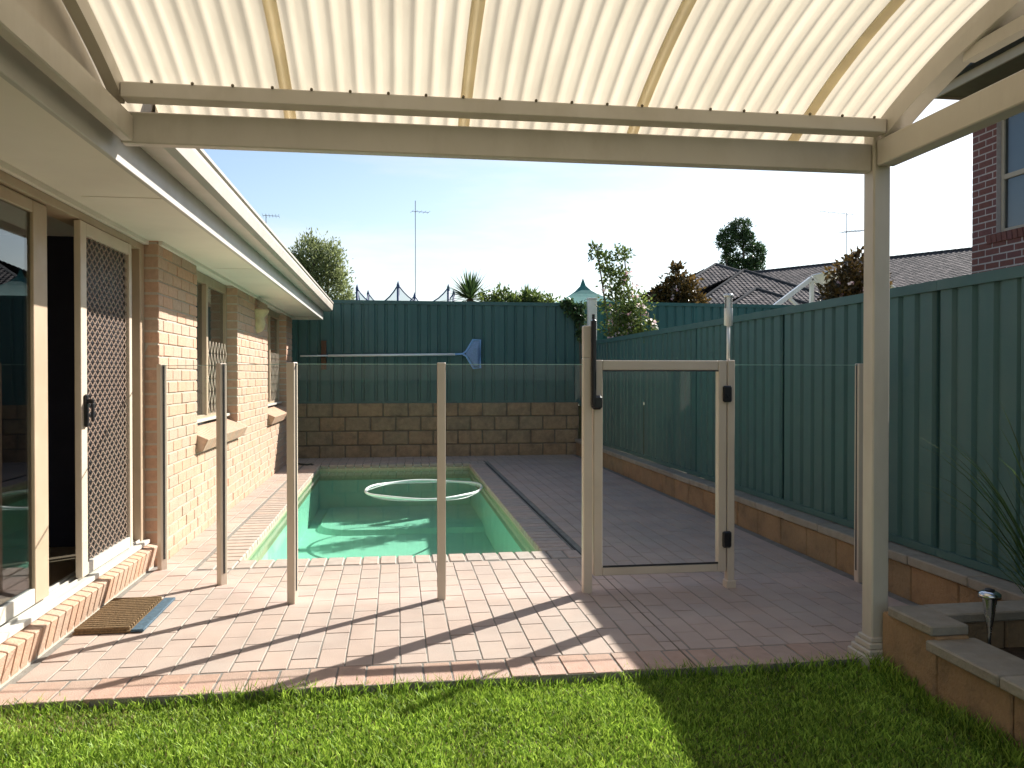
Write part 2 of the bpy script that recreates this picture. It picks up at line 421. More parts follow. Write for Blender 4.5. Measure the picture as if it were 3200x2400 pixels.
wt = MB(); wz = -.075
nx, ny = 2, 2
wt.add([(PX0+.0065, PY0+.0065, wz), (PX1-.0065, PY0+.0065, wz), (PX1-.0065, PY1-.0065, wz), (PX0+.0065, PY1-.0065, wz)], [(0, 1, 2, 3)])
struct('water', wt, 'pool_water')

# --- lawn
lw = MB().add([(-1.75, .6, -.045), (2.20, .6, -.045), (2.20, 3.435, -.045), (-1.75, 3.435, -.045)], [(0, 1, 2, 3)])
struct('lawn_soil', lw, 'earth')
def blades(n, x0, x1, y0, y1, hmin, hmax, wd):
    X = rng.uniform(x0, x1, n); Y = rng.uniform(y0, y1, n)
    H = rng.uniform(hmin, hmax, n)*(1 + .35*np.sin(X*5.1+Y*3)*np.sin(Y*7.3-X*2)); A = rng.uniform(0, 2*np.pi, n); ln = rng.uniform(.15, .95, n)*H
    T = rng.uniform(0, 2*np.pi, n); Wn = wd*rng.uniform(.7, 1.3, n)
    sx, sy = np.cos(T)*Wn/2, np.sin(T)*Wn/2; dx, dy = np.cos(A)*ln, np.sin(A)*ln; z = np.full(n, -.047)
    V = np.stack([np.stack([X-sx, Y-sy, z], 1), np.stack([X+sx, Y+sy, z], 1),
                  np.stack([X+sx*.9+dx*.35, Y+sy*.9+dy*.35, z+H*.6], 1), np.stack([X-sx*.9+dx*.35, Y-sy*.9+dy*.35, z+H*.6], 1),
                  np.stack([X+dx, Y+dy, z+H], 1)], 1).reshape(-1, 3)
    return V
Vs = [blades(112000, -1.70, 2.16, 2.25, 3.425, .010, .036, .0058), blades(16000, -1.70, 2.16, .8, 2.25, .02, .04, .009), blades(1700, -1.66, 2.10, 3.40, 3.455, .04, .075, .005), blades(1500, 2.10, 2.185, 1.8, 3.40, .05, .10, .005), blades(260, -1.66, 2.1, 3.43, 3.50, .04, .07, .005)]
def turf(name, V, mt, label):
    n = len(V)//5; idx = np.arange(n)*5
    me = bpy.data.meshes.new(name); me.vertices.add(len(V)); me.vertices.foreach_set('co', V.ravel())
    lq = np.stack([idx, idx+1, idx+2, idx+3], 1).ravel(); lt = np.stack([idx+3, idx+2, idx+4], 1).ravel()
    me.loops.add(len(lq) + len(lt)); me.loops.foreach_set('vertex_index', np.concatenate([lq, lt]))
    me.polygons.add(2*n)
    me.polygons.foreach_set('loop_start', np.concatenate([np.arange(n)*4, 4*n + np.arange(n)*3]))
    me.polygons.foreach_set('loop_total', np.concatenate([np.full(n, 4), np.full(n, 3)]))
    me.update(calc_edges=True); me.validate(); me.materials.append(MATS[mt])
    return tag(link(name, me), label, 'grass', kind='stuff')
turf('grass', np.concatenate(Vs), 'grass', 'short green lawn in front of the paving')
turf('dry_grass', np.concatenate([blades(5200, -1.70, 2.16, 2.25, 3.43, .012, .030, .005), blades(700, -1.66, -1.0, 3.2, 3.45, .02, .035, .005)]), 'straw', 'dry straw coloured blades scattered through the lawn')

# ================================================================== HOUSE (left)
WX = -1.60; DX = -1.69; SZ = 2.22
house = thing('brick_house', 'single storey tan brick house along the left with wide eaves', 'house', (WX, 5.8, 0))
HY0, HY1 = 5.80, 12.98
wins = [(6.88, 8.57), (10.55, 12.30)]; WZ = .90
core = MB()
core.box(WX-.35, WX-.008, HY0+.006, HY1-.006, -.06, WZ-.14)
for a, b in ((HY0+.006, wins[0][0]-.006), (wins[0][1]+.006, wins[1][0]-.006), (wins[1][1]+.006, HY1-.006)): core.box(WX-.35, WX-.008, a, b, WZ-.138, SZ+.05)
wall = core.build('wall', 'mortar', house)
items = []
row = 0; z = -.02; ch = .0858
while z < SZ:
    segs = [(HY0, HY1)] if z + ch < WZ - .10 else [(HY0, wins[0][0]), (wins[0][1], wins[1][0]), (wins[1][1], HY1)]
    for a, b in segs:
        y = HY0 - (.12 if row % 2 else 0)
        while y < b:
            p, q = max(y, a), min(y + .24, b)
            if q - p > .035: items.append((WX - .055, (p+q)/2, z + .038, .11, q - p - .010, .076))
            y += .24
    z += ch; row += 1
lay(items, 'brick', wall, 'house_brick', .004, 300, jit=(.0025, .001, .001), rj=.004)
# window units
for wi, (a, b) in enumerate(wins):
    f = MB()
    xf0, xf1 = WX - .16, WX - .105
    f.cbox(xf0, xf1, a, a+.05, WZ, SZ, .003); f.cbox(xf0, xf1, b-.05, b, WZ, SZ, .003)
    f.cbox(xf0, xf1, a+.051, b-.051, WZ, WZ+.05, .003); f.cbox(xf0, xf1, a+.051, b-.051, SZ-.09, SZ-.005, .003)
    mid = a + (b-a)*.46
    f.cbox(xf0+.005, xf1+.012, mid-.035, mid+.035, WZ+.051, SZ-.092, .003)
    wf = f.build('window', 'door_metal', house)
    for p, q in ((a+.052, mid-.037), (mid+.037, b-.052)):
        MB().box(WX-.138, WX-.132, p, q, WZ+.052, SZ-.093).build('pane', 'window_glass', wf)
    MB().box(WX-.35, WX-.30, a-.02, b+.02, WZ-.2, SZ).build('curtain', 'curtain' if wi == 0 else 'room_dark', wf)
    tk = MB().cbox(WX-.104, WX-.07, a+.002, b-.002, WZ-.003, WZ+.022, .003); tk.build('sill_track', 'white_track', wf)
    y = a - .03
    while y < b + .12 - .06:
        place('sill_brick', brick_mesh(.215, .076, .11, .005, 'house_brick'), wf, (WX - .03, y + .043, WZ - .125), (0, R(24), 0)); y += .0855
    if True:                                              # diamond security grille over the far half
        gr = MB(); p, q = mid + .04, b - .055; zz0, zz1 = WZ + .05, WZ + .72
        s = -1.2
        while s < q - p:
            for sg in (1, -1):
                ya0 = p + s if sg > 0 else q - s
                ts = []
                for tt in (0, zz1 - zz0):
                    ts.append((ya0 + sg*tt*.55, zz0 + tt))
                lo_, hi_ = 0.0, 1.0; dy_ = ts[1][0]-ts[0][0]
                for lim, sgn in ((p, 1), (q, -1)):
                    u = (lim - ts[0][0])/dy_
                    if (dy_ > 0) == (sgn > 0): lo_ = max(lo_, u)
                    else: hi_ = min(hi_, u)
                if hi_ - lo_ > .03:
                    A = (WX-.098, ts[0][0] + dy_*lo_, zz0 + (zz1-zz0)*lo_); Bp = (WX-.098, ts[0][0] + dy_*hi_, zz0 + (zz1-zz0)*hi_)
                    gr.bar(A, Bp, .008, .004, (1, 0, 0))
            s += .13
        gr.build('diamond_grille', 'fence_post_metal', wf)
# soffit, fascia, gutter, roof
MB().box(-3.0, -1.147, -1.2, 12.93, SZ, SZ+.012).build('soffit', 'soffit', house)
for y in (1.6, 4.42, 7.2, 10.0): MB().box(-1.59, -1.15, y-.012, y+.012, SZ-.003, SZ-.0005).build('soffit_joint', 'soffit', house)
qr = MB()
qr.box(DX-.005, DX+.03, -1.2, 5.795, SZ-.028, SZ-.001); qr.box(WX+.001, WX+.026, 5.80, 12.92, SZ-.028, SZ-.0012)
qr.build('cornice_trim', 'soffit', house)
fa = MB().cbox(-1.146, -1.122, -1.2, 12.95, SZ-.045, SZ+.155, .003); fa.build('fascia', 'fascia_white', house)
MB().cbox(-2.4, -1.147, 12.931, 12.95, SZ-.043, SZ+.155, .003).build('gable_fascia', 'fascia_white', house)
gt = MB()
prof = [(-1.120, 2.46), (-1.120, 2.315), (-1.112, 2.308), (-1.015, 2.308), (-.985, 2.33), (-.975, 2.40), (-.978, 2.425), (-.966, 2.432), (-.966, 2.45), (-.982, 2.45), (-.985, 2.42), (-.99, 2.40), (-1.0, 2.335), (-1.02, 2.32), (-1.112, 2.32), (-1.112, 2.46)]
k = len(prof); ya, yb = 3.505, 12.97
gt.add([(px, ya, pz) for px, pz in prof] + [(px, yb, pz) for px, pz in prof], [(i, (i+1) % k, (i+1) % k + k, i + k) for i in range(k)])
ge = [(-1.1195, 2.459), (-1.1195, 2.309), (-1.01, 2.309), (-.976, 2.34), (-.968, 2.448)]
gt.add([(px, yb+.001, pz) for px, pz in ge], [tuple(range(len(ge)))])
gt.build('gutter', 'gutter_metal', house)
rf = MB(); rf.add([(-1.17, -1.2, 2.50), (-1.17, 12.98, 2.50), (-5.0, 12.98, 4.1), (-5.0, -1.2, 4.1), (-1.17, -1.2, 2.48), (-1.17, 12.98, 2.48), (-5.0, 12.98, 4.08), (-5.0, -1.2, 4.08)],
                  [(0,1,2,3),(7,6,5,4),(0,4,5,1),(1,5,6,2),(3,2,6,7),(0,3,7,4)])
rf.build('roof', 'house_roof', house)
# dark rooms behind the openings
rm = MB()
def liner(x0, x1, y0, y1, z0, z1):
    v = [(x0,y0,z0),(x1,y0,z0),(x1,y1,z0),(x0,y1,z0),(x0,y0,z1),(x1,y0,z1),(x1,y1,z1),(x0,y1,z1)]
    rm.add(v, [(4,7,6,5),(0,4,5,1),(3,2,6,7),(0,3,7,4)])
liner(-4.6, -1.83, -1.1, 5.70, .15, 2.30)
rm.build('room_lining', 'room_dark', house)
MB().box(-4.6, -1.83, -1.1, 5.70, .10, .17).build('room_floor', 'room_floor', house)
MB().box(-5.0, -1.96, HY0, HY1-.01, 0, 2.3).build('rear_mass', 'mortar', house)
# return wall at the door end and step
st = MB()
st.box(-1.76, -1.635, -1.0, 5.795, -.07, .05); st.build('step_base', 'mortar', house)
step = MB().box(-1.80, -1.655, -1.0, 5.78, .051, .135).build('door_step', 'mortar', house)
y = 5.775 - .04
while y > 1.6:
    place('step_brick', brick_mesh(.14, .076, .165, .004, 'house_brick'), step, (-1.69, y, .081), (random.uniform(-.01, .01), R(13), random.uniform(-.01, .01))); y -= .0862
# sliding door set
dr = MB()
for a, b, x1 in ((2.1, 2.2, DX), (5.70, 5.795, DX)): dr.cbox(DX-.12, x1, a, b, .19, SZ-.03, .004)
dr.cbox(DX-.12, DX+.002, 2.201, 5.699, SZ-.075, SZ-.029, .003)
door = dr.build('door_frame', 'door_metal', house)
sl_ = MB().cbox(DX-.12, DX+.035, 2.1, 5.78, .165, .192, .003)
for k_ in range(3): sl_.box(DX-.085+k_*.035, DX-.078+k_*.035, 2.2, 5.70, .1925, .205)
sl_.build('sill_track', 'white_track', house)
def leaf(name, y0, y1, x, z0, z1, st0, st1, rail0, rail1, mt, botmt=None):
    f = MB(); f.cbox(x-.035, x, y0, y0+st0, z0, z1, .003); f.cbox(x-.035, x, y1-st1, y1, z0, z1, .003)
    f.cbox(x-.034, x-.001, y0+st0+.001, y1-st1-.001, z1-rail1, z1, .003)
    o = f.build(name, mt, house)
    MB().cbox(x-.034, x-.001, y0+st0+.001, y1-st1-.001, z0, z0+rail0, .003).build('bottom_rail', botmt or mt, o)
    return o
d1 = leaf('sliding_door', 2.22, 4.30, DX-.02, .207, 2.14, .06, .155, .075, .06, 'door_metal', 'white_track')
MB().box(DX-.041, DX-.035, 2.28, 4.145, .282, 2.08).build('pane', 'window_glass', d1)
d3 = leaf('side_light', 5.42, 5.70, DX-.05, .207, 2.14, .05, .03, .08, .05, 'door_metal', 'white_track')
MB().box(DX-.07, DX-.064, 5.47, 5.67, .288, 2.09).build('pane', 'window_glass', d3)
d2 = leaf('security_screen_door', 4.64, 5.49, DX+.012, .207, 2.14, .085, .05, .065, .07, 'fence_post_metal', 'white_track')
gr = MB(); p, q, zz0, zz1 = 4.725, 5.44, .272, 2.07
s = -(zz1-zz0)/.70; xg = DX - .005
while s < q - p + .9:
    for sg in (1, -1):
        y_a = p + s if sg > 0 else q - s; y_b = y_a + sg*(zz1-zz0)/.70
        dy_ = y_b - y_a; lo_, hi_ = 0., 1.
        for lim, sgn in ((p, 1), (q, -1)):
            u = (lim - y_a)/dy_
            if (dy_ > 0) == (sgn > 0): lo_ = max(lo_, u)
            else: hi_ = min(hi_, u)
        if hi_ - lo_ > .01:
            gr.bar((xg, y_a + dy_*lo_, zz0 + (zz1-zz0)*lo_), (xg + .0, y_a + dy_*hi_, zz0 + (zz1-zz0)*hi_), .0062, .004, (1, 0, 0))
    s += .077
gr.build('diamond_grille', 'grille_metal', d2)
MB().box(DX-.018, DX-.015, 4.726, 5.439, .273, 2.069).build('fly_mesh', 'dark_frame', d2)
hd = MB().cbox(DX+.013, DX+.03, 4.67, 4.705, 1.02, 1.20, .006); hd.cbox(DX+.03, DX+.06, 4.675, 4.70, 1.15, 1.175, .004); hd.cbox(DX+.047, DX+.06, 4.675, 4.70, 1.05, 1.15, .004)
hd.build('handle', 'black_plastic', d2)

wl_ = thing('wall_light', 'stone coloured half bell wall light on the brick between the windows', 'wall light', (WX, 9.72, 1.8))
pr = [(.02, 0), (.065, .02), (.09, .07), (.10, .12), (.085, .17), (.10, .20), (.135, .24), (.14, .27), (.125, .27)]
MB().lathe(pr, (WX, 9.72, 1.80), 14, -math.pi/2, math.pi/2).build('shade', 'lamp_stone', wl_, True)
MB().cbox(WX+.001, WX+.02, 9.64, 9.80, 1.85, 2.06, .004).build('back_plate', 'lamp_stone', wl_)

dm = thing('doormat', 'brown ribbed coir doormat with a blue edge strip beside the step', 'doormat', (-1.45, 4.6, 0))
mm = MB()
for i in range(17):
    y = 4.31 + i*.0345; mm.cbox(-1.60, -1.335, y, y+.020, .006, .032, .004)
mm.build('coir_ribs', 'coir', dm); MB().cbox(-1.605, -1.33, 4.30, 4.90, .0035, .012, .002).build('backing', 'coir', dm)
MB().cbox(-1.328, -1.265, 4.30, 4.90, .004, .018, .003).build('edge_strip', 'mat_blue', dm)

# ================================================================== PERGOLA
perg = thing('pergola', 'cream steel pergola with arched translucent ribbed roof over the lawn', 'pergola', (2.20, 3.46, 0))
RC, RY, RZ = 3.2, 2.06, -.442
def rz(y, off=0): return RZ + math.sqrt((RC+off)**2 - (y-RY)**2)
def arc(y0, y1, n=28, off=0): return [(y0 + (y1-y0)*i/n, rz(y0 + (y1-y0)*i/n, off)) for i in range(n+1)]
YF, YB = 3.62, .50
joints = [-1.16, -.44, .295, 1.055, 1.825, 2.25]
pitch = .0762
def sheet(x0, x1):
    xs = []; x = math.floor(x0/pitch)*pitch - pitch
    while x < x1 + pitch:
        for q in range(8): xs.append((x + pitch*q/8, .0062*math.cos(2*math.pi*q/8) + .0022*math.cos(4*math.pi*q/8)))
        x += pitch
    xs = [(x0, 0)] + [q for q in xs if x0 + .001 < q[0] < x1 - .001] + [(x1, 0)]
    ys = [YF + (YB-YF)*i/26 for i in range(27)]
    mb = MB(); nn = len(xs)
    mb.v = [(x, y, rz(y) + h) for y in ys for x, h in xs]
    mb.f = [(i*nn+j, i*nn+j+1, (i+1)*nn+j+1, (i+1)*nn+j) for i in range(26) for j in range(nn-1)]
    return mb
for a, b in zip(joints[:-1], joints[1:]): sheet(a + .002, b - .002).build('roof_sheet', 'roof_sheet', perg, True)
for xj in joints[1:-1]:
    mb = MB(); pts = arc(YF - .01, YB)
    for i in range(len(pts)-1):
        (ya, za), (yb, zb_) = pts[i], pts[i+1]
        mb.add([(xj-.024, ya, za-.012), (xj+.024, ya, za-.012), (xj+.024, yb, zb_-.012), (xj-.024, yb, zb_-.012), (xj-.024, ya, za-.003), (xj+.024, ya, za-.003), (xj+.024, yb, zb_-.003), (xj-.024, yb, zb_-.003)],
               [(0,3,2,1),(4,5,6,7),(1,2,6,5),(3,0,4,7)])
    mb.build('joint_strip', 'strip_cream', perg)
MB().cbox(-1.09, 2.157, 3.435, 3.49, 2.235, 2.362, .005).build('front_beam', 'beam_metal', perg)
MB().cbox(-1.060, 2.168, 3.335, 3.415, 2.385, 2.447, .004).build('purlin', 'beam_metal', perg)
MB().cbox(-1.072, 2.168, .70, .75, 2.385, 2.447, .004).build('purlin', 'beam_metal', perg)
MB().cbox(-1.09, 2.157, .62, .68, 2.235, 2.362, .005).build('rear_beam', 'beam_metal', perg)
MB().cbox(2.168, 2.252, .62, 3.413, 2.255, 2.372, .005).build('tie_beam', 'cream_metal', perg)
MB().cbox(-1.085, -1.040, .62, 3.432, 2.24, 2.345, .005).build('tie_beam', 'cream_metal', perg)
def arch(xa, xb, y0, y1, t, off):
    mb = MB(); pts = arc(y0, y1, 30, off); k = len(pts)
    for y, z in pts:
        d_ = Vector((0, y-RY, z-RZ)).normalized()
        i_ = (y - d_.y*t, z - d_.z*t)
        mb.v += [(xa, y, z), (xb, y, z), (xb, *i_), (xa, *i_)]
    for i in range(k-1):
        for j in range(4): mb.f.append((i*4+j, i*4+(j+1) % 4, (i+1)*4+(j+1) % 4, (i+1)*4+j))
    mb.f += [(0, 1, 2, 3), (4*k-1, 4*k-2, 4*k-3, 4*k-4)]
    return mb
arch(2.170, 2.250, 3.415, .70, .095, -.004).build('arch_rafter', 'cream_metal', perg)
arch(-1.108, -1.062, 3.43, .70, .075, -.004).build('arch_rafter', 'cream_metal', perg)
MB().bar((2.21, 2.87, 2.545), (2.21, 1.25, 2.545), .05, .05).build('strut', 'cream_metal', perg)
inf = MB(); pts = arc(3.42, .70, 24, -.006)
for i in range(len(pts)-1):
    (ya, za), (yb, zb_) = pts[i], pts[i+1]
    inf.add([(-1.150, ya, 2.38), (-1.150, yb, 2.38), (-1.150, yb, zb_), (-1.150, ya, za), (-1.158, ya, 2.38), (-1.158, yb, 2.38), (-1.158, yb, zb_), (-1.158, ya, za)], [(0,1,2,3),(7,6,5,4)])
inf.build('infill_panel', 'cream_metal', perg)
post = MB().cbox(2.158, 2.242, 3.418, 3.502, -.06, 2.44, .006).build('post', 'cream_metal', perg)
bt = MB()
for k_, (e, za, zb_) in enumerate(((.045, -.05, .025), (.034, .0255, .05), (.022, .0505, .078), (.011, .0785, .10))): bt.cbox(2.158-e, 2.242+e, 3.418-e, 3.502+e, za, zb_, .004)
bt.build('base_trim', 'cream_metal', post)
MB().cbox(2.158, 2.242, .60, .684, -.06, 2.44, .006).build('post', 'cream_metal', perg)
sm = MB().lathe([(0, .005), (.004, .0045), (.0065, 0), (.0065, -.004)], (0, 0, 0), 8); me = bpy.data.meshes.new('screw'); me.from_pydata(sm.v, [], sm.f); me.materials.append(MATS['screw'])
x = math.ceil(-1.05/pitch)*pitch + .048
i = 0
while x < 2.15:
    if i % 2 == 0: place('screw', me, perg, (x, 3.332, 2.449), (R(90), 0, 0))
    x += pitch; i += 1

# ================================================================== GLASS POOL FENCE AND GATE
fen = thing('pool_fence', 'glass pool fence with slim beige posts across the paving', 'fence', (.26, 4.71, 0))
FP = [(-1.555, 5.70), (-1.075, 5.235), (-.587, 4.75), (.262, 4.71), (1.135, 4.73), (2.045, 4.73), (2.905, 4.74)]
FT = 1.378
for i, (x, y) in enumerate(FP):
    if i == 5: continue
    ang = 45 if i in (1,) else (22 if i == 2 else (45 if i == 0 else 0))
    M_ = Matrix.Translation((x, y, 0)) @ Matrix.Rotation(R(-ang), 4, 'Z')
    h_ = FT + (.03 if i == 4 else 0); wd = .024 if i != 4 else .027
    pm = MB().cbox(-wd, wd, -wd, wd, -.04, h_, .004, M_)
    if i == 4: pm.cbox(-wd, wd, -wd+.003, wd-.003, h_+.001, 1.60, .004, M_)
    po = pm.build('post', 'fence_post_metal', fen)
    sb = MB()
    sb.cbox(-wd-.0015, wd+.0015, -.008, .008, .07, FT-.004, .001, M_)
    if i != 4: sb.build('glazing_slot', 'dark_frame', po)
for i in range(len(FP)-1):
    if i == 4: continue
    a, b = Vector((*FP[i], 0)), Vector((*FP[i+1], 0)); d_ = (b-a).normalized()
    a += d_*.027; b -= d_*.027; s_ = Vector((-d_.y, d_.x, 0))*.005
    P = []
    for z in (.075, FT-.012):
        for q in (a - s_, b - s_, b + s_, a + s_): P.append((q.x, q.y, z))
    gp_ = MB().add(P, [(0,3,2,1),(4,5,6,7),(0,1,5,4),(1,2,6,5),(2,3,7,6),(3,0,4,7)]).build('glass_panel', 'fence_glass', fen)
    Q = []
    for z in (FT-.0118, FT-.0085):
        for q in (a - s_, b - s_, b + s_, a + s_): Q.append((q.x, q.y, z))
    MB().add(Q, [(0,3,2,1),(4,5,6,7),(0,1,5,4),(1,2,6,5),(2,3,7,6),(3,0,4,7)]).build('bright_edge', 'glass_edge', gp_)  # green glass edge, its brightness painted in as a pale matte strip

gate = thing('pool_gate', 'framed glass gate with beige frame and black latch beside the pool', 'gate', (1.6, 4.73, 0))
gz0, gz1 = .10, 1.395
g = MB()
g.cbox(1.172, 1.225, 4.705, 4.755, gz0, gz1, .004); g.cbox(1.952, 2.005, 4.705, 4.755, gz0, gz1, .004)
g.cbox(1.226, 1.951, 4.706, 4.754, gz1-.06, gz1-.001, .004); g.cbox(1.226, 1.951, 4.706, 4.754, gz0+.001, gz0+.05, .004)
gf = g.build('gate_frame', 'fence_post_metal', gate)
MB().box(1.228, 1.949, 4.726, 4.734, gz0+.052, gz1-.062).build('glass_panel', 'gate_glass', gate)
gs = MB(); gs.box(1.226, 1.951, 4.7035, 4.7058, gz0+.0502, gz0+.062); gs.box(1.226, 1.951, 4.7035, 4.7058, gz1-.068, gz1-.0602)
gs.build('glazing_seal', 'dark_frame', gate)
hp = MB().cbox(2.012, 2.058, 4.706, 4.754, -.04, gz1+.002, .004); hp.cbox(2.004, 2.066, 4.698, 4.762, -.04, .045, .004); hp.build('hinge_post', 'fence_post_metal', gate)
for z in (1.19, .30):
    MB().cbox(1.975, 2.03, 4.680, 4.704, z-.05, z+.05, .008).build('hinge', 'black_plastic', gate)
lt = MB().cbox(1.148, 1.175, 4.655, 4.700, 1.12, 1.635, .008); lt.cbox(1.150, 1.215, 4.66, 4.703, 1.10, 1.185, .014); lt.tube([(1.161, 4.678, 1.635), (1.161, 4.678, 1.665)], .009, 10)
lt.build('latch', 'black_plastic', gate)

sl2 = thing('stake_light', 'white tube lantern on a thin pole above the gate hinge post', 'lantern', (2.02, 4.73, 1.40))
MB().tube([(2.022, 4.725, 1.3975), (2.022, 4.725, 1.62)], .010, 10).build('pole', 'pole_white', sl2, True)
MB().lathe([(.004, 1.605), (.026, 1.61), (.026, 1.715)], (2.022, 4.725, 0), 14).build('body', 'pole_white', sl2, True)
MB().lathe([(.022, 1.7155), (.022, 1.785)], (2.022, 4.725, 0), 14).build('lens', 'lamp_clear', sl2, True)
lc = MB()
for a in range(4): 
    ca, sa = math.cos(a*math.pi/2+.4)*.0235, math.sin(a*math.pi/2+.4)*.0235; lc.tube([(2.022+ca, 4.725+sa, 1.714), (2.022+ca, 4.725+sa, 1.786)], .003, 6)
lc.build('cage', 'dark_frame', sl2)
MB().lathe([(.0, 1.805), (.026, 1.803), (.030, 1.795), (.030, 1.786), (.0, 1.7855)], (2.022, 4.725, 0), 14).build('cap', 'pole_white', sl2, True)

# ================================================================== STEEL FENCES
def corr(L, z0, z1, pitch=.160, dep=.020):
    """trapezoid sheet along +x, profile in y"""
    pr, x = [], 0
    base = [(0, 0), (.092, 0), (.108, dep), (.132, dep), (.148, 0)]
    while x < L:
        pr += [(x+a, b) for a, b in base]; x += pitch
    pr = [p for p in pr if p[0] < L] + [(L, 0)]
    return pr
def steel_fence(th, p0, p1, z0, z1, posts, mt, side=1, sheets=3):
    p0, p1 = Vector(p0), Vector(p1); d_ = (p1-p0).normalized(); nrm = Vector((-d_.y, d_.x))*side
    def W(a, b, z): q = p0 + d_*a + nrm*b; return (q.x, q.y, z)
    for a in posts:
        P = []
        for z in (z0-.05, z1): P += [W(a-.036, .024, z), W(a+.036, .024, z), W(a+.036, .07, z), W(a-.036, .07, z)]
        MB().add(P, [(0,3,2,1),(4,5,6,7),(0,1,5,4),(1,2,6,5),(2,3,7,6),(3,0,4,7)]).build('fence_post', mt, th)
    for a, b in zip(posts[:-1], posts[1:]):
        for s_ in range(sheets):
            A = a + .018 + (b-a-.036)*s_/sheets; Bq = a + .018 + (b-a-.036)*(s_+1)/sheets
            pr = corr(Bq-A+.004, z0, z1)
            mb = MB()
            mb.v = [W(A+x, .006 + y, z) for z in (z0+.02, z1-.02) for x, y in pr]; k = len(pr)
            mb.f = [(i, i+1, i+1+k, i+k) for i in range(k-1)]
            mb.build('steel_sheet', mt, th)
        for nm, za, zb_ in (('top_rail', z1-.052, z1+.006), ('bottom_rail', z0, z0+.045)):
            P = []
            for z in (za, zb_): P += [W(a+.001, -.008, z), W(b-.001, -.008, z), W(b-.001, .022, z), W(a+.001, .022, z)]
            MB().add(P, [(0,3,2,1),(4,5,6,7),(0,1,5,4),(1,2,6,5),(2,3,7,6),(3,0,4,7)]).build(nm, mt, th)
BYF = 13.14
f1 = thing('steel_fence', 'dark green steel fence along the right with ribbed panels', 'fence', (3.08, 6, .26))
steel_fence(f1, (3.075, 13.05), (3.075, .3), .265, 1.842, [.03, 1.50, 3.25, 5.04, 6.94, 8.81, 10.65, 12.4], 'green_steel', 1, 3)
f2 = thing('steel_fence', 'green steel fence on the tan block wall at the far end of the pool', 'fence', (0, BYF, .88))
steel_fence(f2, (-2.2, BYF), (3.10, BYF), .850, 2.505, [.03, 1.06, 3.16, 5.27], 'green_steel', 1, 3)
f3 = thing('steel_fence', 'teal steel fence of the next garden seen above the right fence', 'fence', (5.5, 13.4, .8))
steel_fence(f3, (3.18, 13.35), (9.2, 13.75), .85, 2.56, [.03, 2.0, 4.0, 6.0], 'teal_steel', 1, 3)

# ================================================================== BLOCK WALLS
rw = thing('retaining_wall', 'tan concrete block retaining wall under the far green fence', 'wall', (.7, 13.1, 0))
wb = MB().box(-2.0, 3.0, 13.12, 13.30, -.07, .862).build('wall_core', 'joint_dark', rw)
items = []
for r_ in range(4):
    x = -2.0 - (.2 if r_ % 2 else 0)
    while x < 3.05:
        a, b = max(x, -2.0), min(x + .40, 3.02)
        if b - a > .05: items.append(((a+b)/2, 13.19, -.03 + r_*.2255 + .109, b-a-.020, .185, .207))
        x += .40
lay(items, 'block', wb, 'block', .010, 300, jit=(.001, .006, .001), rj=.006)
rw2 = thing('retaining_wall', 'low sandy block wall with flat caps under the right fence', 'wall', (3.0, 7, 0))
wb2 = MB().box(2.975, 3.30, .3, 13.09, -.07, .20).build('wall_core', 'joint_dark', rw2)
items, caps = [], []
y = .3; 
while y < 13.05:
    b = min(y+.40, 13.085); items.append((3.035, (y+b)/2, .075, .16, b-y-.006, .245)); y += .40
y = .3
while y < 13.05:
    b = min(y+.50, 13.085); caps.append((3.035, (y+b)/2, .231, .21, b-y-.005, .054)); y += .50
lay(items, 'block', wb2, 'block_orange', .007, 300, jit=(.003, .001, .001), rj=.004)
lay(caps, 'cap', wb2, 'cap_stone', .006, 300, jit=(.003, .001, .0015), rj=.003)
rw3 = thing('garden_bed_wall', 'stepped sandstone coloured garden bed wall beside the pergola post', 'wall', (2.26, 3.0, 0))
gb = MB().box(2.21, 2.335, .3, 3.31, -.07, .16).box(2.336, 2.95, 3.20, 3.31, -.07, .20).build('wall_core', 'joint_dark', rw3)
items = [(2.262, 3.20, .080, .150, .385-.006, .30)]
y = 3.005
while y > .4:
    items.append((2.257, y-.205, .050, .150, .402, .24)); y -= .41
for k_ in range(2): items.append((2.339+.15+k_*.305, 3.25, .080, .299, .14, .30))
lay(items, 'block', gb, 'block_orange', .007, 300, jit=(.002, .001, .001), rj=.003)
caps = [(2.255, 3.02+.15, .252, .172, .30, .042), (2.255+.086+.30, 3.25, .2515, .594, .16, .042)]
y = 3.03
while y > .4:
    caps.append((2.259, y-.205, .196, .225, .405, .044)); y -= .41
lay(caps, 'cap', gb, 'cap_stone', .006, 300, jit=(.001, .001, .001), rj=.003)
struct('garden_bed_soil', MB().box(2.34, 2.97, .3, 3.19, -.07, .11), 'soil')

# ================================================================== POOL ITEMS
sk = thing('pool_skimmer', 'blue leaf skimmer net on a long pale pole hung across the fence', 'skimmer net', (0, 13.05, 1.6))
MB().tube([(-1.49, 13.07, 1.612), (-1.05, 13.07, 1.620)], .012, 8).tube([(-1.06, 13.07, 1.620), (.95, 13.07, 1.648)], .019, 8).build('pole', 'pole_white', sk, True)
hx = [(.95, 1.648), (1.07, 1.655), (1.13, 1.70), (1.24, 1.885), (1.36, 1.885), (1.36, 1.43), (1.25, 1.42), (1.13, 1.62), (1.07, 1.655)]
MB().tube([(a, 13.07, b) for a, b in hx], .016, 8).build('net_frame', 'net_blue', sk)
nb = MB(); gx = [(1.12, 1.66), (1.245, 1.88), (1.35, 1.88), (1.35, 1.44), (1.255, 1.43), (1.13, 1.63)]
cc = (1.26, 13.03, 1.64); o_ = [(a, 13.07, b) for a, b in gx]; i_ = [(1.26+(a-1.26)*.55, 13.02, 1.64+(b-1.64)*.6 - .05) for a, b in gx]
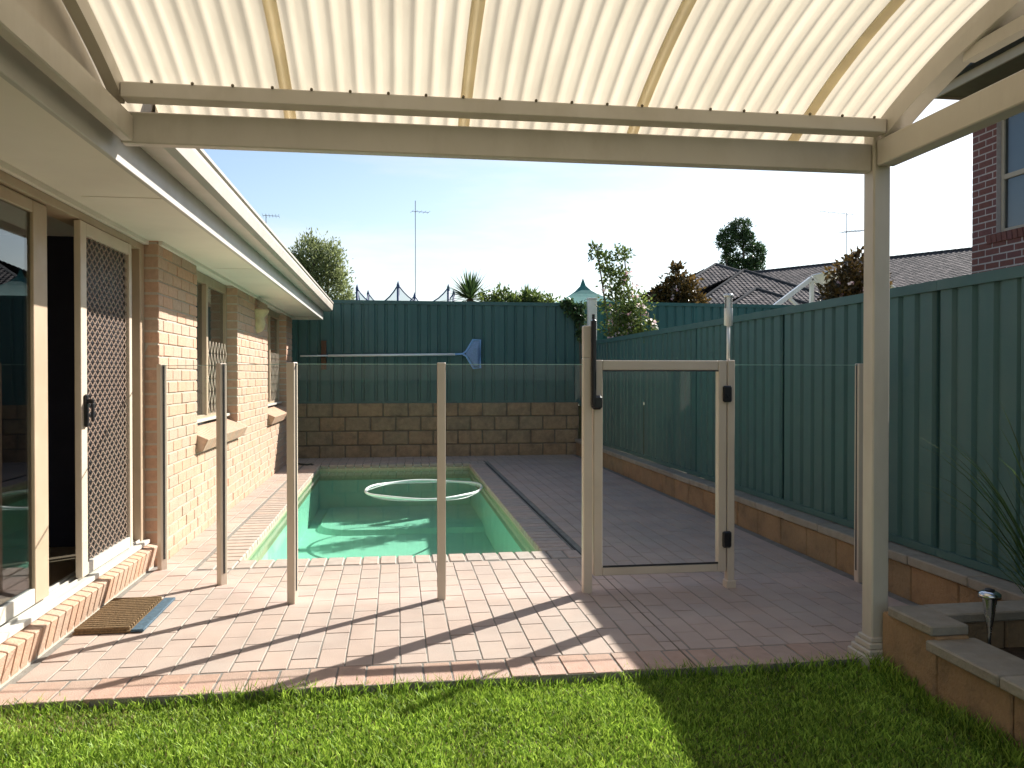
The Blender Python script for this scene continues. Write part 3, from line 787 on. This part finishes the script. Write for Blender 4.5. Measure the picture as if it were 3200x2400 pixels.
k = len(gx); nb.add(o_ + i_, [(j, (j+1) % k, (j+1) % k + k, j + k) for j in range(k)] + [tuple(range(k, 2*k))]); nb.build('net', 'net_mesh', sk)
for X, hgt, lb in ((-1.13, .46, 'weathered timber hook board on the fence holding the skimmer pole'),):
    hk = tag(MB().cbox(X-.04, X+.04, 13.085, 13.13, 1.40, 1.40+hgt, .004).cbox(X-.035, X+.035, 13.04, 13.084, 1.555, 1.585, .003).build('hook_board', 'wood'), lb, 'hook')
hs = MB(); cx_, cy_ = .345, 9.85
ring = []
for i in range(64):
    a = 2*math.pi*i/64; ring.append((cx_ + .70*math.cos(a) + .03*math.sin(3*a), cy_ + .80*math.sin(a) + .04*math.cos(2*a), wz + .006 + .006*math.sin(5*a)))
hs.tube(ring, .014, 8, True)
tag(hs.build('pool_hose', 'hose_white', None, True), 'white pool cleaner hose floating in a loop on the water', 'hose')
cb = MB().tube([(-1.50, 12.25, .012), (-1.38, 12.1, .012), (-1.28, 12.0, .012), (-1.22, 12.05, .015), (-1.16, 12.02, -.02)], .014, 7)
tag(cb.build('cable', 'wire', None, True), 'dark cable lying on the coping at the far left of the pool', 'cable')

# ================================================================== GARDEN BED
gl = thing('garden_light', 'silver cone garden light on a stake in the garden bed', 'garden light', (2.40, 2.98, .11))
MB().lathe([(.005, .10), (.007, .24), (.010, .27)], (2.40, 2.98, 0), 10).build('stake', 'silver', gl, True)
MB().lathe([(.010, .271), (.016, .30), (.028, .392), (.0285, .395)], (2.40, 2.98, 0), 14).build('cone', 'silver', gl, True)
MB().lathe([(.0, .424), (.03, .420), (.043, .410), (.043, .3955), (.0, .3953)], (2.40, 2.98, 0), 14).build('cap', 'silver', gl, True)
MB().lathe([(.0, .431), (.018, .429), (.02, .4245)], (2.40, 2.98, 0), 12).build('solar_cell', 'black_plastic', gl, True)
def strap_plant(name, label, base, n, L, spread, mt='leaf_strap', wd=.014, cat='plant', seed=1):
    rs = random.Random(seed); th = thing(name, label, cat, base)
    for i in range(n):
        a = rs.uniform(0, 2*math.pi); ln = L*rs.uniform(.6, 1.1); lean = spread*rs.uniform(.35, 1.1); mb = MB(); b = Vector(base)
        dr_ = Vector((math.cos(a), math.sin(a), 0)); sd = Vector((-math.sin(a), math.cos(a), 0)); ks = 8
        pts = []
        for j in range(ks+1):
            t = j/ks; pts.append(b + dr_*(.03 + ln*lean*(t**1.6)) + Vector((0, 0, ln*(t - .55*lean*t*t*t))))
        for j, p in enumerate(pts):
            wj = wd*(.5 + .5*math.sin(math.pi*min(.95, j/ks*.8+.1)))*(1 - (j/ks)**4*.9); mb.v += [tuple(p - sd*wj/2), tuple(p + Vector((0, 0, -wj*.25))), tuple(p + sd*wj/2)]
        for j in range(ks):
            o = 3*j; mb.f += [(o, o+1, o+4, o+3), (o+1, o+2, o+5, o+4)]
        mb.build('leaf', mt, th)
    return th
strap_plant('strap_leaf_plant', 'tall strappy grass plant at the right edge of the garden bed', (2.52, 2.70, .11), 130, 1.15, .50, seed=4)
strap_plant('strap_leaf_plant', 'low strappy grass clump against the right fence behind the bed', (2.80, 3.02, .11), 36, .55, .6, seed=9)

# ================================================================== BEYOND THE FENCES
def tree(name, label, cat, base, tops, blobs, n, L, Wd, mt, r0=.06, group=None, clump=.2, per=14, shell=.5, up=0):
    th = thing(name, label, cat, base, group)
    trunk(th, base, tops, r0)
    P, D = crown_points(blobs, n, clump, per, shell); D[:, 2] += up
    leaves('crown', mt, th, P, D, L*rng.uniform(.7, 1.3, len(P)), Wd)
    return th
t1 = tree('leafy_tree', 'rounded olive green tree behind the far fence beside the house eave', 'tree', (-1.9, 20, .8), [(-2.1, 20, 3.9), (-1.6, 20.1, 3.8), (-1.9, 19.8, 4.3)],
     [(-1.95, 20, 3.85, .55, .6, .75), (-1.62, 20, 3.45, .48, .5, .75), (-2.35, 20, 3.5, .5, .5, .7), (-1.55, 19.9, 4.05, .3, .4, .5), (-2.1, 20, 4.25, .35, .4, .42), (-1.35, 20, 3.1, .3, .4, .6)], 11000, .10, .035, 'leaf_olive', .06, clump=.16, up=.7)
my = tree('crepe_myrtle', 'tall open shrub with pink blossom above the right fence corner', 'shrub', (3.75, 12.45, 0), [(3.14, 12.45, 3.35), (3.58, 12.45, 3.3), (3.45, 12.5, 2.6), (3.85, 12.4, 2.4)],
     [(3.55, 12.45, 2.45, .27, .25, .5), (3.42, 12.45, 2.85, .2, .2, .32), (3.26, 12.45, 3.1, .14, .14, .2), (3.12, 12.45, 3.3, .12, .1, .17), (3.58, 12.45, 3.1, .10, .12, .30), (3.76, 12.4, 2.25, .25, .22, .42), (3.62, 12.4, 2.0, .34, .25, .3), (3.93, 12.35, 2.05, .15, .15, .16)], 3200, .075, .036, 'leaf_mid', .03, clump=.22, shell=.3)
P, D = crown_points([(3.5, 12.35, 2.5, .3, .2, .55), (3.75, 12.3, 2.2, .25, .2, .4), (3.4, 12.35, 1.92, .2, .12, .1)], 130, .10, 6, .6)
leaves('blossom', 'flower_pink', my, P, D, .055, .05)
b1 = tree('magnolia_shrub', 'brown leaved shrub left of the grey tiled roofs', 'shrub', (5.7, 16, .8), [(5.6, 16, 2.9), (5.9, 16, 3.0)],
     [(5.75, 16, 2.95, .42, .4, .45), (5.5, 16, 2.75, .3, .3, .3), (6.05, 16, 2.75, .28, .3, .3), (5.72, 16, 3.4, .12, .15, .22), (5.35, 16, 2.95, .12, .12, .16)], 4200, .11, .055, 'leaf_brown', .05, 'brown shrubs beyond the fences', clump=.17)
b2 = tree('magnolia_shrub', 'brown leaved shrub partly hidden by the pergola post', 'shrub', (7.3, 12.2, 0), [(7.2, 12.2, 2.8), (7.5, 12.2, 2.9)],
     [(7.35, 12.2, 2.75, .36, .35, .42), (7.05, 12.2, 2.55, .27, .3, .26), (7.45, 12.2, 3.1, .14, .15, .28), (7.65, 12.2, 2.7, .3, .3, .3)], 3200, .10, .05, 'leaf_brown', .05, 'brown shrubs beyond the fences', clump=.17)
for sh_, c_ in ((b1, (5.75, 15.75, 2.95)), (b2, (7.3, 11.95, 2.75))):
    P, D = crown_points([(*c_, .4, .2, .4)], 24, .05, 3, .5); leaves('blossom', 'flower_pink', sh_, P, D, .07, .06)
eu = tree('gum_tree', 'dark green gum tree rising behind the tiled roofs', 'tree', (35, 79.2, .8), [(33.7, 79.2, 15.2), (35.4, 79.2, 16.5), (36.5, 79.2, 13.8), (34.5, 79.2, 12.5)],
     [(33.77, 79.20, 15.38, 0.99, 1.10, 1.10), (35.09, 79.20, 16.59, 1.06, 1.10, 0.92), (35.86, 79.20, 15.16, 0.92, 1.10, 0.99), (36.85, 79.20, 13.95, 0.92, 1.10, 1.10), (34.21, 79.20, 13.73, 0.88, 1.10, 0.77), (33.66, 79.20, 12.30, 0.99, 1.10, 0.77), (35.42, 79.20, 12.52, 1.10, 1.10, 0.88), (36.41, 79.20, 12.08, 1.10, 1.10, 1.10), (34.98, 79.20, 10.98, 1.54, 1.32, 1.10)], 13000, .32, .13, 'leaf_dark', .28, clump=.12, shell=.5)
hedge = tree('hedge', 'low clipped hedge showing above the middle of the far fence', 'hedge', (2.6, 16.5, .8), [(2.4, 16.5, 2.6), (2.9, 16.5, 2.6)],
     [(1.9+.28*i, 16.5, 2.70 + .10*math.sin(i*2.3), .26, .3, .32 - .03*i*.5) for i in range(5)] + [(2.45, 16.4, 2.85, .16, .2, .12), (2.62, 16.45, 2.86, .08, .1, .2)], 3600, .10, .045, 'leaf_mid', .04, clump=.15, shell=.4)
ivy_t = thing('ivy', 'dark green climber over the right end of the far fence', 'climber', (3.0, 13.0, .9))
P, D = crown_points([(2.92, 13.04, 2.42, .17, .05, .10), (3.0, 13.04, 2.25, .09, .05, .14), (2.75, 13.06, 2.50, .12, .07, .05), (3.02, 13.04, 1.98, .04, .04, .14)], 900, .25, 10, .2)
leaves('leaves', 'leaf_dark', ivy_t, P, D, .06, .05)
MB().tube([(3.03, 13.1, .9), (3.02, 13.07, 1.6), (3.0, 13.06, 2.2), (2.9, 13.07, 2.46)], .01, 6).build('stem', 'bark', ivy_t)

def spiky(name, label, base, n, L, hgt, mt, wd, seed, trunk_h):
    rs = random.Random(seed); th = thing(name, label, 'palm', base); b = Vector(base) + Vector((0, 0, trunk_h))
    MB().tube([base, tuple(b)], [.09, .07], 8).build('trunk', 'bark', th, True)
    for i in range(n):
        a = rs.uniform(0, 2*math.pi); el = rs.uniform(-.15, 1.45); d_ = Vector((math.cos(a)*math.cos(el), math.sin(a)*math.cos(el), math.sin(el))); ln = L*rs.uniform(.75, 1.1)
        sd = d_.cross(Vector((0, 0, 1))).normalized(); mb = MB(); tip = b + d_*ln + Vector((0, 0, -.12*ln*math.cos(el))); md = b + d_*ln*.45
        mb.add([tuple(b - sd*wd*.3), tuple(b + sd*wd*.3), tuple(md + sd*wd*.5), tuple(tip), tuple(md - sd*wd*.5), tuple(md + Vector((0, 0, -.01)))], [(0, 1, 2, 5), (0, 5, 4), (5, 2, 3), (5, 3, 4)])
        mb.build('frond', mt, th)
spiky('spiky_palm', 'spiky round headed palm above the middle of the far fence', (1.55, 17, .8), 130, .68, 0, 'leaf_palm', .05, 3, 2.12)
spiky('spiky_palm', 'smaller spiky plant among the hedge above the far fence', (2.75, 16.8, .8), 60, .50, 0, 'leaf_palm', .05, 5, 2.0)

# trampoline behind the far fence
tp = thing('trampoline', 'trampoline with dark blue poles and sagging net behind the far fence', 'trampoline', (.27, 19.6, .8))
tc = (.27, 19.9); tr_ = 1.25; na = 6; tops = []
for i in range(na):
    a = .35 + 2*math.pi*i/na; x, y = tc[0] + tr_*math.cos(a), tc[1] + tr_*math.sin(a); tops.append((x, y))
    MB().tube([(x, y, .8), (x, y, 3.38)], .03, 8).build('pole', 'tramp_pole', tp, True)
    MB().lathe([(.032, 3.30), (.035, 3.38), (.0, 3.48)], (x, y, 0), 8).build('pole_cap', 'tramp_pole', tp)
net, rope = MB(), MB()
for i in range(na):
    (xa, ya), (xb, yb) = tops[i], tops[(i+1) % na]; ks = 10; pts = []
    for j in range(ks+1):
        t = j/ks; pts.append((xa+(xb-xa)*t, ya+(yb-ya)*t, 3.38 - .40*4*t*(1-t)))
    rope.tube(pts, .016, 6)
    for j in range(ks): net.add([pts[j], pts[j+1], (pts[j+1][0], pts[j+1][1], 1.6), (pts[j][0], pts[j][1], 1.6)], [(0, 1, 2, 3)])
net.build('net', 'tramp_net', tp); rope.build('net_rope', 'tramp_pole', tp)
md = MB().lathe([(0, 1.58), (tr_, 1.58), (tr_+.1, 1.55), (tr_+.1, 1.48), (0, 1.5)], (tc[0], tc[1], 0), 24); md.build('bed', 'tramp_pole', tp)

# teal garden canopy
cn = thing('garden_canopy', 'teal pointed garden canopy tip behind the far fence corner', 'canopy', (4.2, 18, .8))
cnx, cny = 4.22, 18.0; mb = MB(); ks = 8
for j in range(ks+1):
    t = j/ks; r_ = .004 + 1.176*t**1.5; z = 3.52 - .75*(t**.7)
    mb.v += [(cnx + sx*r_, cny + sy*r_, z) for sx, sy in ((-1,-1),(1,-1),(1,1),(-1,1))]
mb.f = [(j*4+i, j*4+(i+1) % 4, (j+1)*4+(i+1) % 4, (j+1)*4+i) for j in range(ks) for i in range(4)]
mb.build('canopy_top', 'canopy_teal', cn)
rr_ = .03+1.15; vb = MB()
for sx, sy, tx, ty in ((-1,-1,1,-1),(1,-1,1,1),(1,1,-1,1),(-1,1,-1,-1)):
    vb.add([(cnx+sx*rr_, cny+sy*rr_, 2.77), (cnx+tx*rr_, cny+ty*rr_, 2.77), (cnx+tx*rr_, cny+ty*rr_, 2.55), (cnx+sx*rr_, cny+sy*rr_, 2.55)], [(0, 1, 2, 3)])
vb.build('valance', 'canopy_teal', cn)
for sx, sy in ((-1,-1),(1,-1),(1,1),(-1,1)): MB().tube([(cnx+sx*1.12, cny+sy*1.12, .8), (cnx+sx*1.12, cny+sy*1.12, 2.76)], .025, 6).build('leg', 'white_paint', cn)

tag(MB().cbox(3.11, 3.25, 12.86, 12.98, 0, 2.55, .006).cbox(3.10, 3.26, 12.85, 12.99, 2.551, 2.575, .004).build('white_post', 'white_paint'), 'white post standing at the corner behind the right fence', 'post')

def antenna(name, label, base, top, els, roll=0):
    th = thing(name, label, 'antenna', base)
    MB().tube([base, top], .0005*base[1], 6).build('mast', 'antenna', th)
    for (dz, half, yaw_, nel, el) in els:
        c = Vector(top) + Vector((0, 0, dz)); d_ = Vector((math.cos(yaw_), math.sin(yaw_), roll)); MB().tube([tuple(c - d_*half*.25), tuple(c + d_*half)], .00035*base[1], 5).build('boom', 'antenna', th)
        e = MB(); s_ = Vector((-math.sin(yaw_), math.cos(yaw_), 0))
        for k_ in range(nel):
            q = c - d_*half*.25 + d_*half*1.25*k_/max(1, nel-1); e.tube([tuple(q - s_*el), tuple(q + s_*el)], .00022*base[1], 4)
        e.build('elements', 'antenna', th)
antenna('aerial', 'tall thin television aerial in the middle of the sky', (.72, 30, .8), (.72, 30, 7.75), [(-.40, .50, 0.2, 5, .25)])
antenna('aerial', 'small television aerial above the house gutter', (-4.6, 30, .8), (-4.6, 30, 7.1), [(-.05, .45, 0.1, 6, .35)])
antenna('aerial', 'angled television aerial on the grey tiled roof by the post', (28.8, 48.6, 8.4), (28.8, 48.6, 11.8), [(-.05, 1.7, 2.9, 8, .5), (-1.2, 1.6, .25, 8, .6)], .12)

# tiled roofs
def tile_mesh(w_, h_, mt):
    mb = MB(); cs = [(0, .0), (.18, .028), (.36, .032), (.55, .008), (.78, 0), (1, 0)]
    for v_, lift in ((0, .0), (1, .022)): mb.v += [(u*w_, -v_*h_, z + lift) for u, z in cs]
    k = len(cs); mb.v += [(u*w_, -h_, z - .012) for u, z in cs]
    mb.f = [(i, i+k, i+1+k, i+1) for i in range(k-1)] + [(i+k, i+2*k, i+1+2*k, i+1+k) for i in range(k-1)]
    me = bpy.data.meshes.new('tile'); me.from_pydata(mb.v, [], mb.f); me.materials.append(MATS[mt]); return me
TILE = tile_mesh(.305, .36, 'roof_tile')
def roof_plane(parent, A, Bv, drop, poly, limit=0, back=.0):
    """A ridge start, Bv ridge end, drop = unit downslope vector; poly(u,v) keeps tiles"""
    A, Bv, dn = Vector(A), Vector(Bv), Vector(drop).normalized(); u_ = (Bv-A).normalized(); nrm = u_.cross(dn).normalized()
    if nrm.z < 0: nrm = -nrm
    Lr = (Bv-A).length; cells = []
    v = 0
    while v < 9:
        u = -7.
        while u < Lr + 7:
            if poly(u+.15, v+.16): cells.append((u, v))
            u += .30
        v += .32
    rot = Matrix((u_, -dn, nrm)).transposed().to_4x4()
    if rot.determinant() < 0: rot = Matrix((u_, -dn, -nrm)).transposed().to_4x4()
    cells.sort(key=lambda c: (A + u_*c[0] + dn*c[1]).length)
    rest = MB(); tv = [v_.co.copy() for v_ in TILE.vertices]; tf = [tuple(p.vertices) for p in TILE.polygons]
    for i, (u, v) in enumerate(cells):
        M_ = Matrix.Translation(A + u_*u + dn*v + nrm*.01) @ rot
        if i < limit:
            o = link('tile', TILE, parent); o.matrix_local = M_
            o.matrix_parent_inverse = Matrix()
        else: rest.add([M_ @ q for q in tv], tf)
    if rest.v: tag(rest.build('tile_field', 'roof_tile', parent), kind='stuff')
def solid_poly(name, pts, mt, parent, t=.12):
    pts = [Vector(p) for p in pts]; nr = (pts[1]-pts[0]).cross(pts[2]-pts[0]).normalized()
    if nr.z < 0: nr = -nr
    k = len(pts); lo_ = [p - nr*t for p in pts]
    return MB().add(pts + lo_, [tuple(range(k)), tuple(range(2*k-1, k-1, -1))] + [(i, i+k, (i+1) % k + k, (i+1) % k) for i in range(k)]).build(name, mt, parent)
hA = thing('tiled_house', 'neighbouring house with long grey tiled roof behind the right fence', 'house', (29, 44, .8))
rA, rB = Vector((26.8, 56.3, 8.96)), Vector((36.5, 41.6, 8.96)); rd = (rB-rA).normalized(); pn = Vector((rd.y, -rd.x, 0))  # ridges from image pixels; roofs, aerial and gum tree scaled up about camera
if pn.y > 0: pn = -pn
dn = (pn + Vector((0, 0, -.42))).normalized(); Lr = (rB-rA).length; SL = 7.5
rpl = solid_poly('roof', [rA - rd*3, rB, rB + dn*SL, rA - rd*3 + dn*SL], 'dark_roof', hA)
roof_plane(rpl, rA, rB, dn, lambda u, v: -2.8 < u < Lr-.2 and v < SL-.3, 300)
rdg = MB()
s_ = -3.0
while s_ < Lr: rdg.tube([rA + rd*s_ + Vector((0, 0, .03)), rA + rd*(s_+.40) + Vector((0, 0, .045))], .11, 8); s_ += .385
rdg.build('ridge_tiles', 'ridge_tile', rpl)
q0 = rA - rd*1.6 + dn*(SL-.5); q1 = rB - rd*.2 + dn*(SL-.5)
wa = MB(); wa.add([(q0.x, q0.y, .8), (q1.x, q1.y, .8), (q1.x, q1.y, q1.z-.2), (q0.x, q0.y, q0.z-.2)], [(0, 1, 2, 3)])
wa.v += [(p[0]-pn.x*.25, p[1]-pn.y*.25, p[2]) for p in wa.v[:4]]; wa.f += [(7, 6, 5, 4), (3, 2, 6, 7), (0, 3, 7, 4), (1, 5, 6, 2)]
wa.build('wall', 'red_brick', hA)

hB = thing('tiled_house', 'neighbouring house with grey hipped roofs beside the brown shrub', 'house', (22, 50, .8))
def hip(ap, rid, ed, half, depth, h, pale):
    """ridge from ap along rid, hipped front towards camera"""
    ap = Vector(ap); rid = Vector(rid); e = ap + rid
    fl = ap + Vector((-half, -depth, -h)); fr = ap + Vector((half, -depth, -h)); bl = e + Vector((-half, 0, -h)); br = e + Vector((half, 0, -h))
    r_ = solid_poly('roof', [ap, fl, fr], 'dark_roof', hB, .1)
    n_dn = Vector((0, -depth, -h)).normalized(); sl_len = math.hypot(depth, h)
    roof_plane(r_, ap, ap + Vector((1, 0, 0)), n_dn, lambda u, v: abs(u) < half*v/sl_len - .1 and v < sl_len-.1, 0)
    l_ = solid_poly('roof', [ap, e, bl, fl], 'dark_roof', hB, .1)
    ldn = Vector((-half, 0, -h)).normalized(); ll = math.hypot(half, h)
    roof_plane(l_, ap, e, ldn, lambda u, v: (-depth*v/ll + .1) < u < rid.length-.1 and v < ll-.1, 0)
    rr = solid_poly('roof', [ap, fr, br, e], 'dark_roof', hB, .1)
    rdn = Vector((half, 0, -h)).normalized()
    roof_plane(rr, ap, e, rdn, lambda u, v: (-depth*v/ll + .1) < u < rid.length-.1 and v < ll-.1, 0)
    for p, q in ((ap, fl), (ap, fr), (ap, e)):
        MB().tube([p + Vector((0, 0, .04)), q + Vector((0, 0, .04))], .10, 8).build('ridge_tiles', 'ridge_pale' if pale else 'ridge_tile', hB)
hip((21.96, 53.5, 9.02), (3.5, 9, 0), 0, 5.2, 5.0, 2.7, True)
hip((22.3, 49.7, 8.1), (2.6, 6.5, 0), 0, 5.6, 5.4, 2.9, False)
hip((21.4, 46.0, 6.5), (1.8, 5, 0), 0, 4.4, 4.2, 2.1, False)
MB().box(19.5, 27, 47.0, 60, .8, 5.0).build('wall', 'red_brick', hB)

gp = thing('gable_frame', 'white gabled patio frame in front of the tiled roof', 'patio frame', (9.7, 18, .8))
ga = (9.78, 18, 3.62)
MB().bar((8.55, 18, 2.72), ga, .12, .10).build('rafter', 'white_paint', gp); MB().bar(ga, (11.0, 18, 2.72), .12, .10).build('rafter', 'white_paint', gp)
solid_poly('roof_sheet', [(9.78, 18, 3.70), (9.78, 15.8, 3.70), (11.05, 15.8, 2.78), (11.05, 18, 2.78)], 'white_paint', gp, .03)
MB().bar((8.55, 18, 2.68), (11.0, 18, 2.68), .06, .08).build('tie_beam', 'white_paint', gp)
MB().bar((9.78, 18, 2.70), (9.78, 18, 3.56), .08, .08, (0, 1, 0)).build('king_post', 'white_paint', gp)
MB().bar((9.72, 18, 2.70), (9.20, 18, 3.16), .06, .06, (0, 1, 0)).build('web_strut', 'white_paint', gp)
for X in (8.6, 10.95): MB().cbox(X-.05, X+.05, 17.95, 18.05, .8, 2.66, .005).build('post', 'white_paint', gp)

# two storey brick house on the right
nh = thing('two_storey_house', 'two storey dark red brick house behind the right fence', 'house', (7.3, 9.4, 0))
NX, NY = 7.30, 9.42; NZ = 4.86
wy0, wy1, wz0, wz1 = 7.30, 8.99, 3.06, 4.52
cr = MB(); cr.box(NX+.004, NX+6, 2.0, NY-.008, -.07, wz0-.01); cr.box(NX+.004, NX+6, wy1+.004, NY-.008, wz0-.009, NZ+.03); cr.box(NX+.004, NX+6, 2.0, wy0-.004, wz0-.009, NZ+.03)
cr.box(NX+.004, NX+6, wy0-.003, wy1+.003, wz1+.004, NZ+.03); nw = cr.build('wall', 'red_mortar', nh)
items = []; z = 1.6; row = 0
while z < NZ:
    y = NY + (.12 if row % 2 else 0)
    while y > 2.2:
        b, a = min(y, NY), max(y-.24, 2.0)
        cut = (wy0, wy1) if (z + .06 > wz0 and z < wz1) else ((wy0 - .06, wy1 + .1) if wz0 - .115 < z + .04 < wz0 else None)   # window, sill course
        if cut:
            if a >= cut[0] and b <= cut[1]: a = b
            elif a < cut[1] < b: a = cut[1]
            elif a < cut[0] < b: b = cut[0]
        if b - a > .03: items.append((NX+.055, (a+b)/2, z+.036, .11, b-a-.017, .069))
        y -= .24
    z += .0858; row += 1
lay(items, 'brick', nw, 'red_brick', .003, 300, jit=(.002, .001, .001), rj=.003)
y = 7.25
while y < wy1 + .08: place('sill_brick', brick_mesh(.13, .076, .11, .004, 'red_brick'), nw, (NX+.04, y+.04, wz0-.06), (0, R(-8), 0)); y += .0858
f = MB(); f.cbox(NX+.06, NX+.11, wy0, wy0+.05, wz0, wz1, .003); f.cbox(NX+.06, NX+.11, wy1-.045, wy1, wz0, wz1, .003); f.cbox(NX+.061, NX+.109, wy0+.051, wy1-.046, wz0, wz0+.04, .003); f.cbox(NX+.061, NX+.109, wy0+.051, wy1-.046, wz1-.05, wz1, .003)
f.cbox(NX+.061, NX+.105, wy0+.051, wy1-.046, 3.70, 3.76, .003)
wf = f.build('window', 'olive_fascia', nh)
for a, b in ((wz0+.041, 3.699), (3.761, wz1-.051)): MB().box(NX+.082, NX+.088, wy0+.052, wy1-.047, a, b).build('pane', 'window_glass', wf)
MB().box(NX+.16, NX+.18, wy0, wy1, wz0, wz1).build('blind', 'blind', wf)
MB().box(6.80, NX+6, 2.0, NY+.02, NZ, NZ+.02).build('soffit', 'olive_soffit', nh)
MB().cbox(6.77, 6.80, 1.98, NY+.02, NZ-.04, NZ+.17, .004).build('fascia', 'olive_fascia', nh)
MB().cbox(6.801, NX+6, NY+.021, NY+.045, NZ-.03, NZ+.17, .004).build('gable_fascia', 'olive_fascia', nh)
MB().cbox(6.655, 6.769, 1.95, NY+.04, NZ+.075, NZ+.185, .006).build('gutter', 'dark_roof', nh)
rp = solid_poly('roof', [(6.70, 1.9, NZ+.19), (6.70, NY+.10, NZ+.19), (10.3, NY-3.0, NZ+2.1), (10.3, 1.9, NZ+2.1)], 'dark_roof', nh, .06)

sc.render.film_transparent = False
for o in PLACED: del o['_p']
bpy.context.view_layer.update()
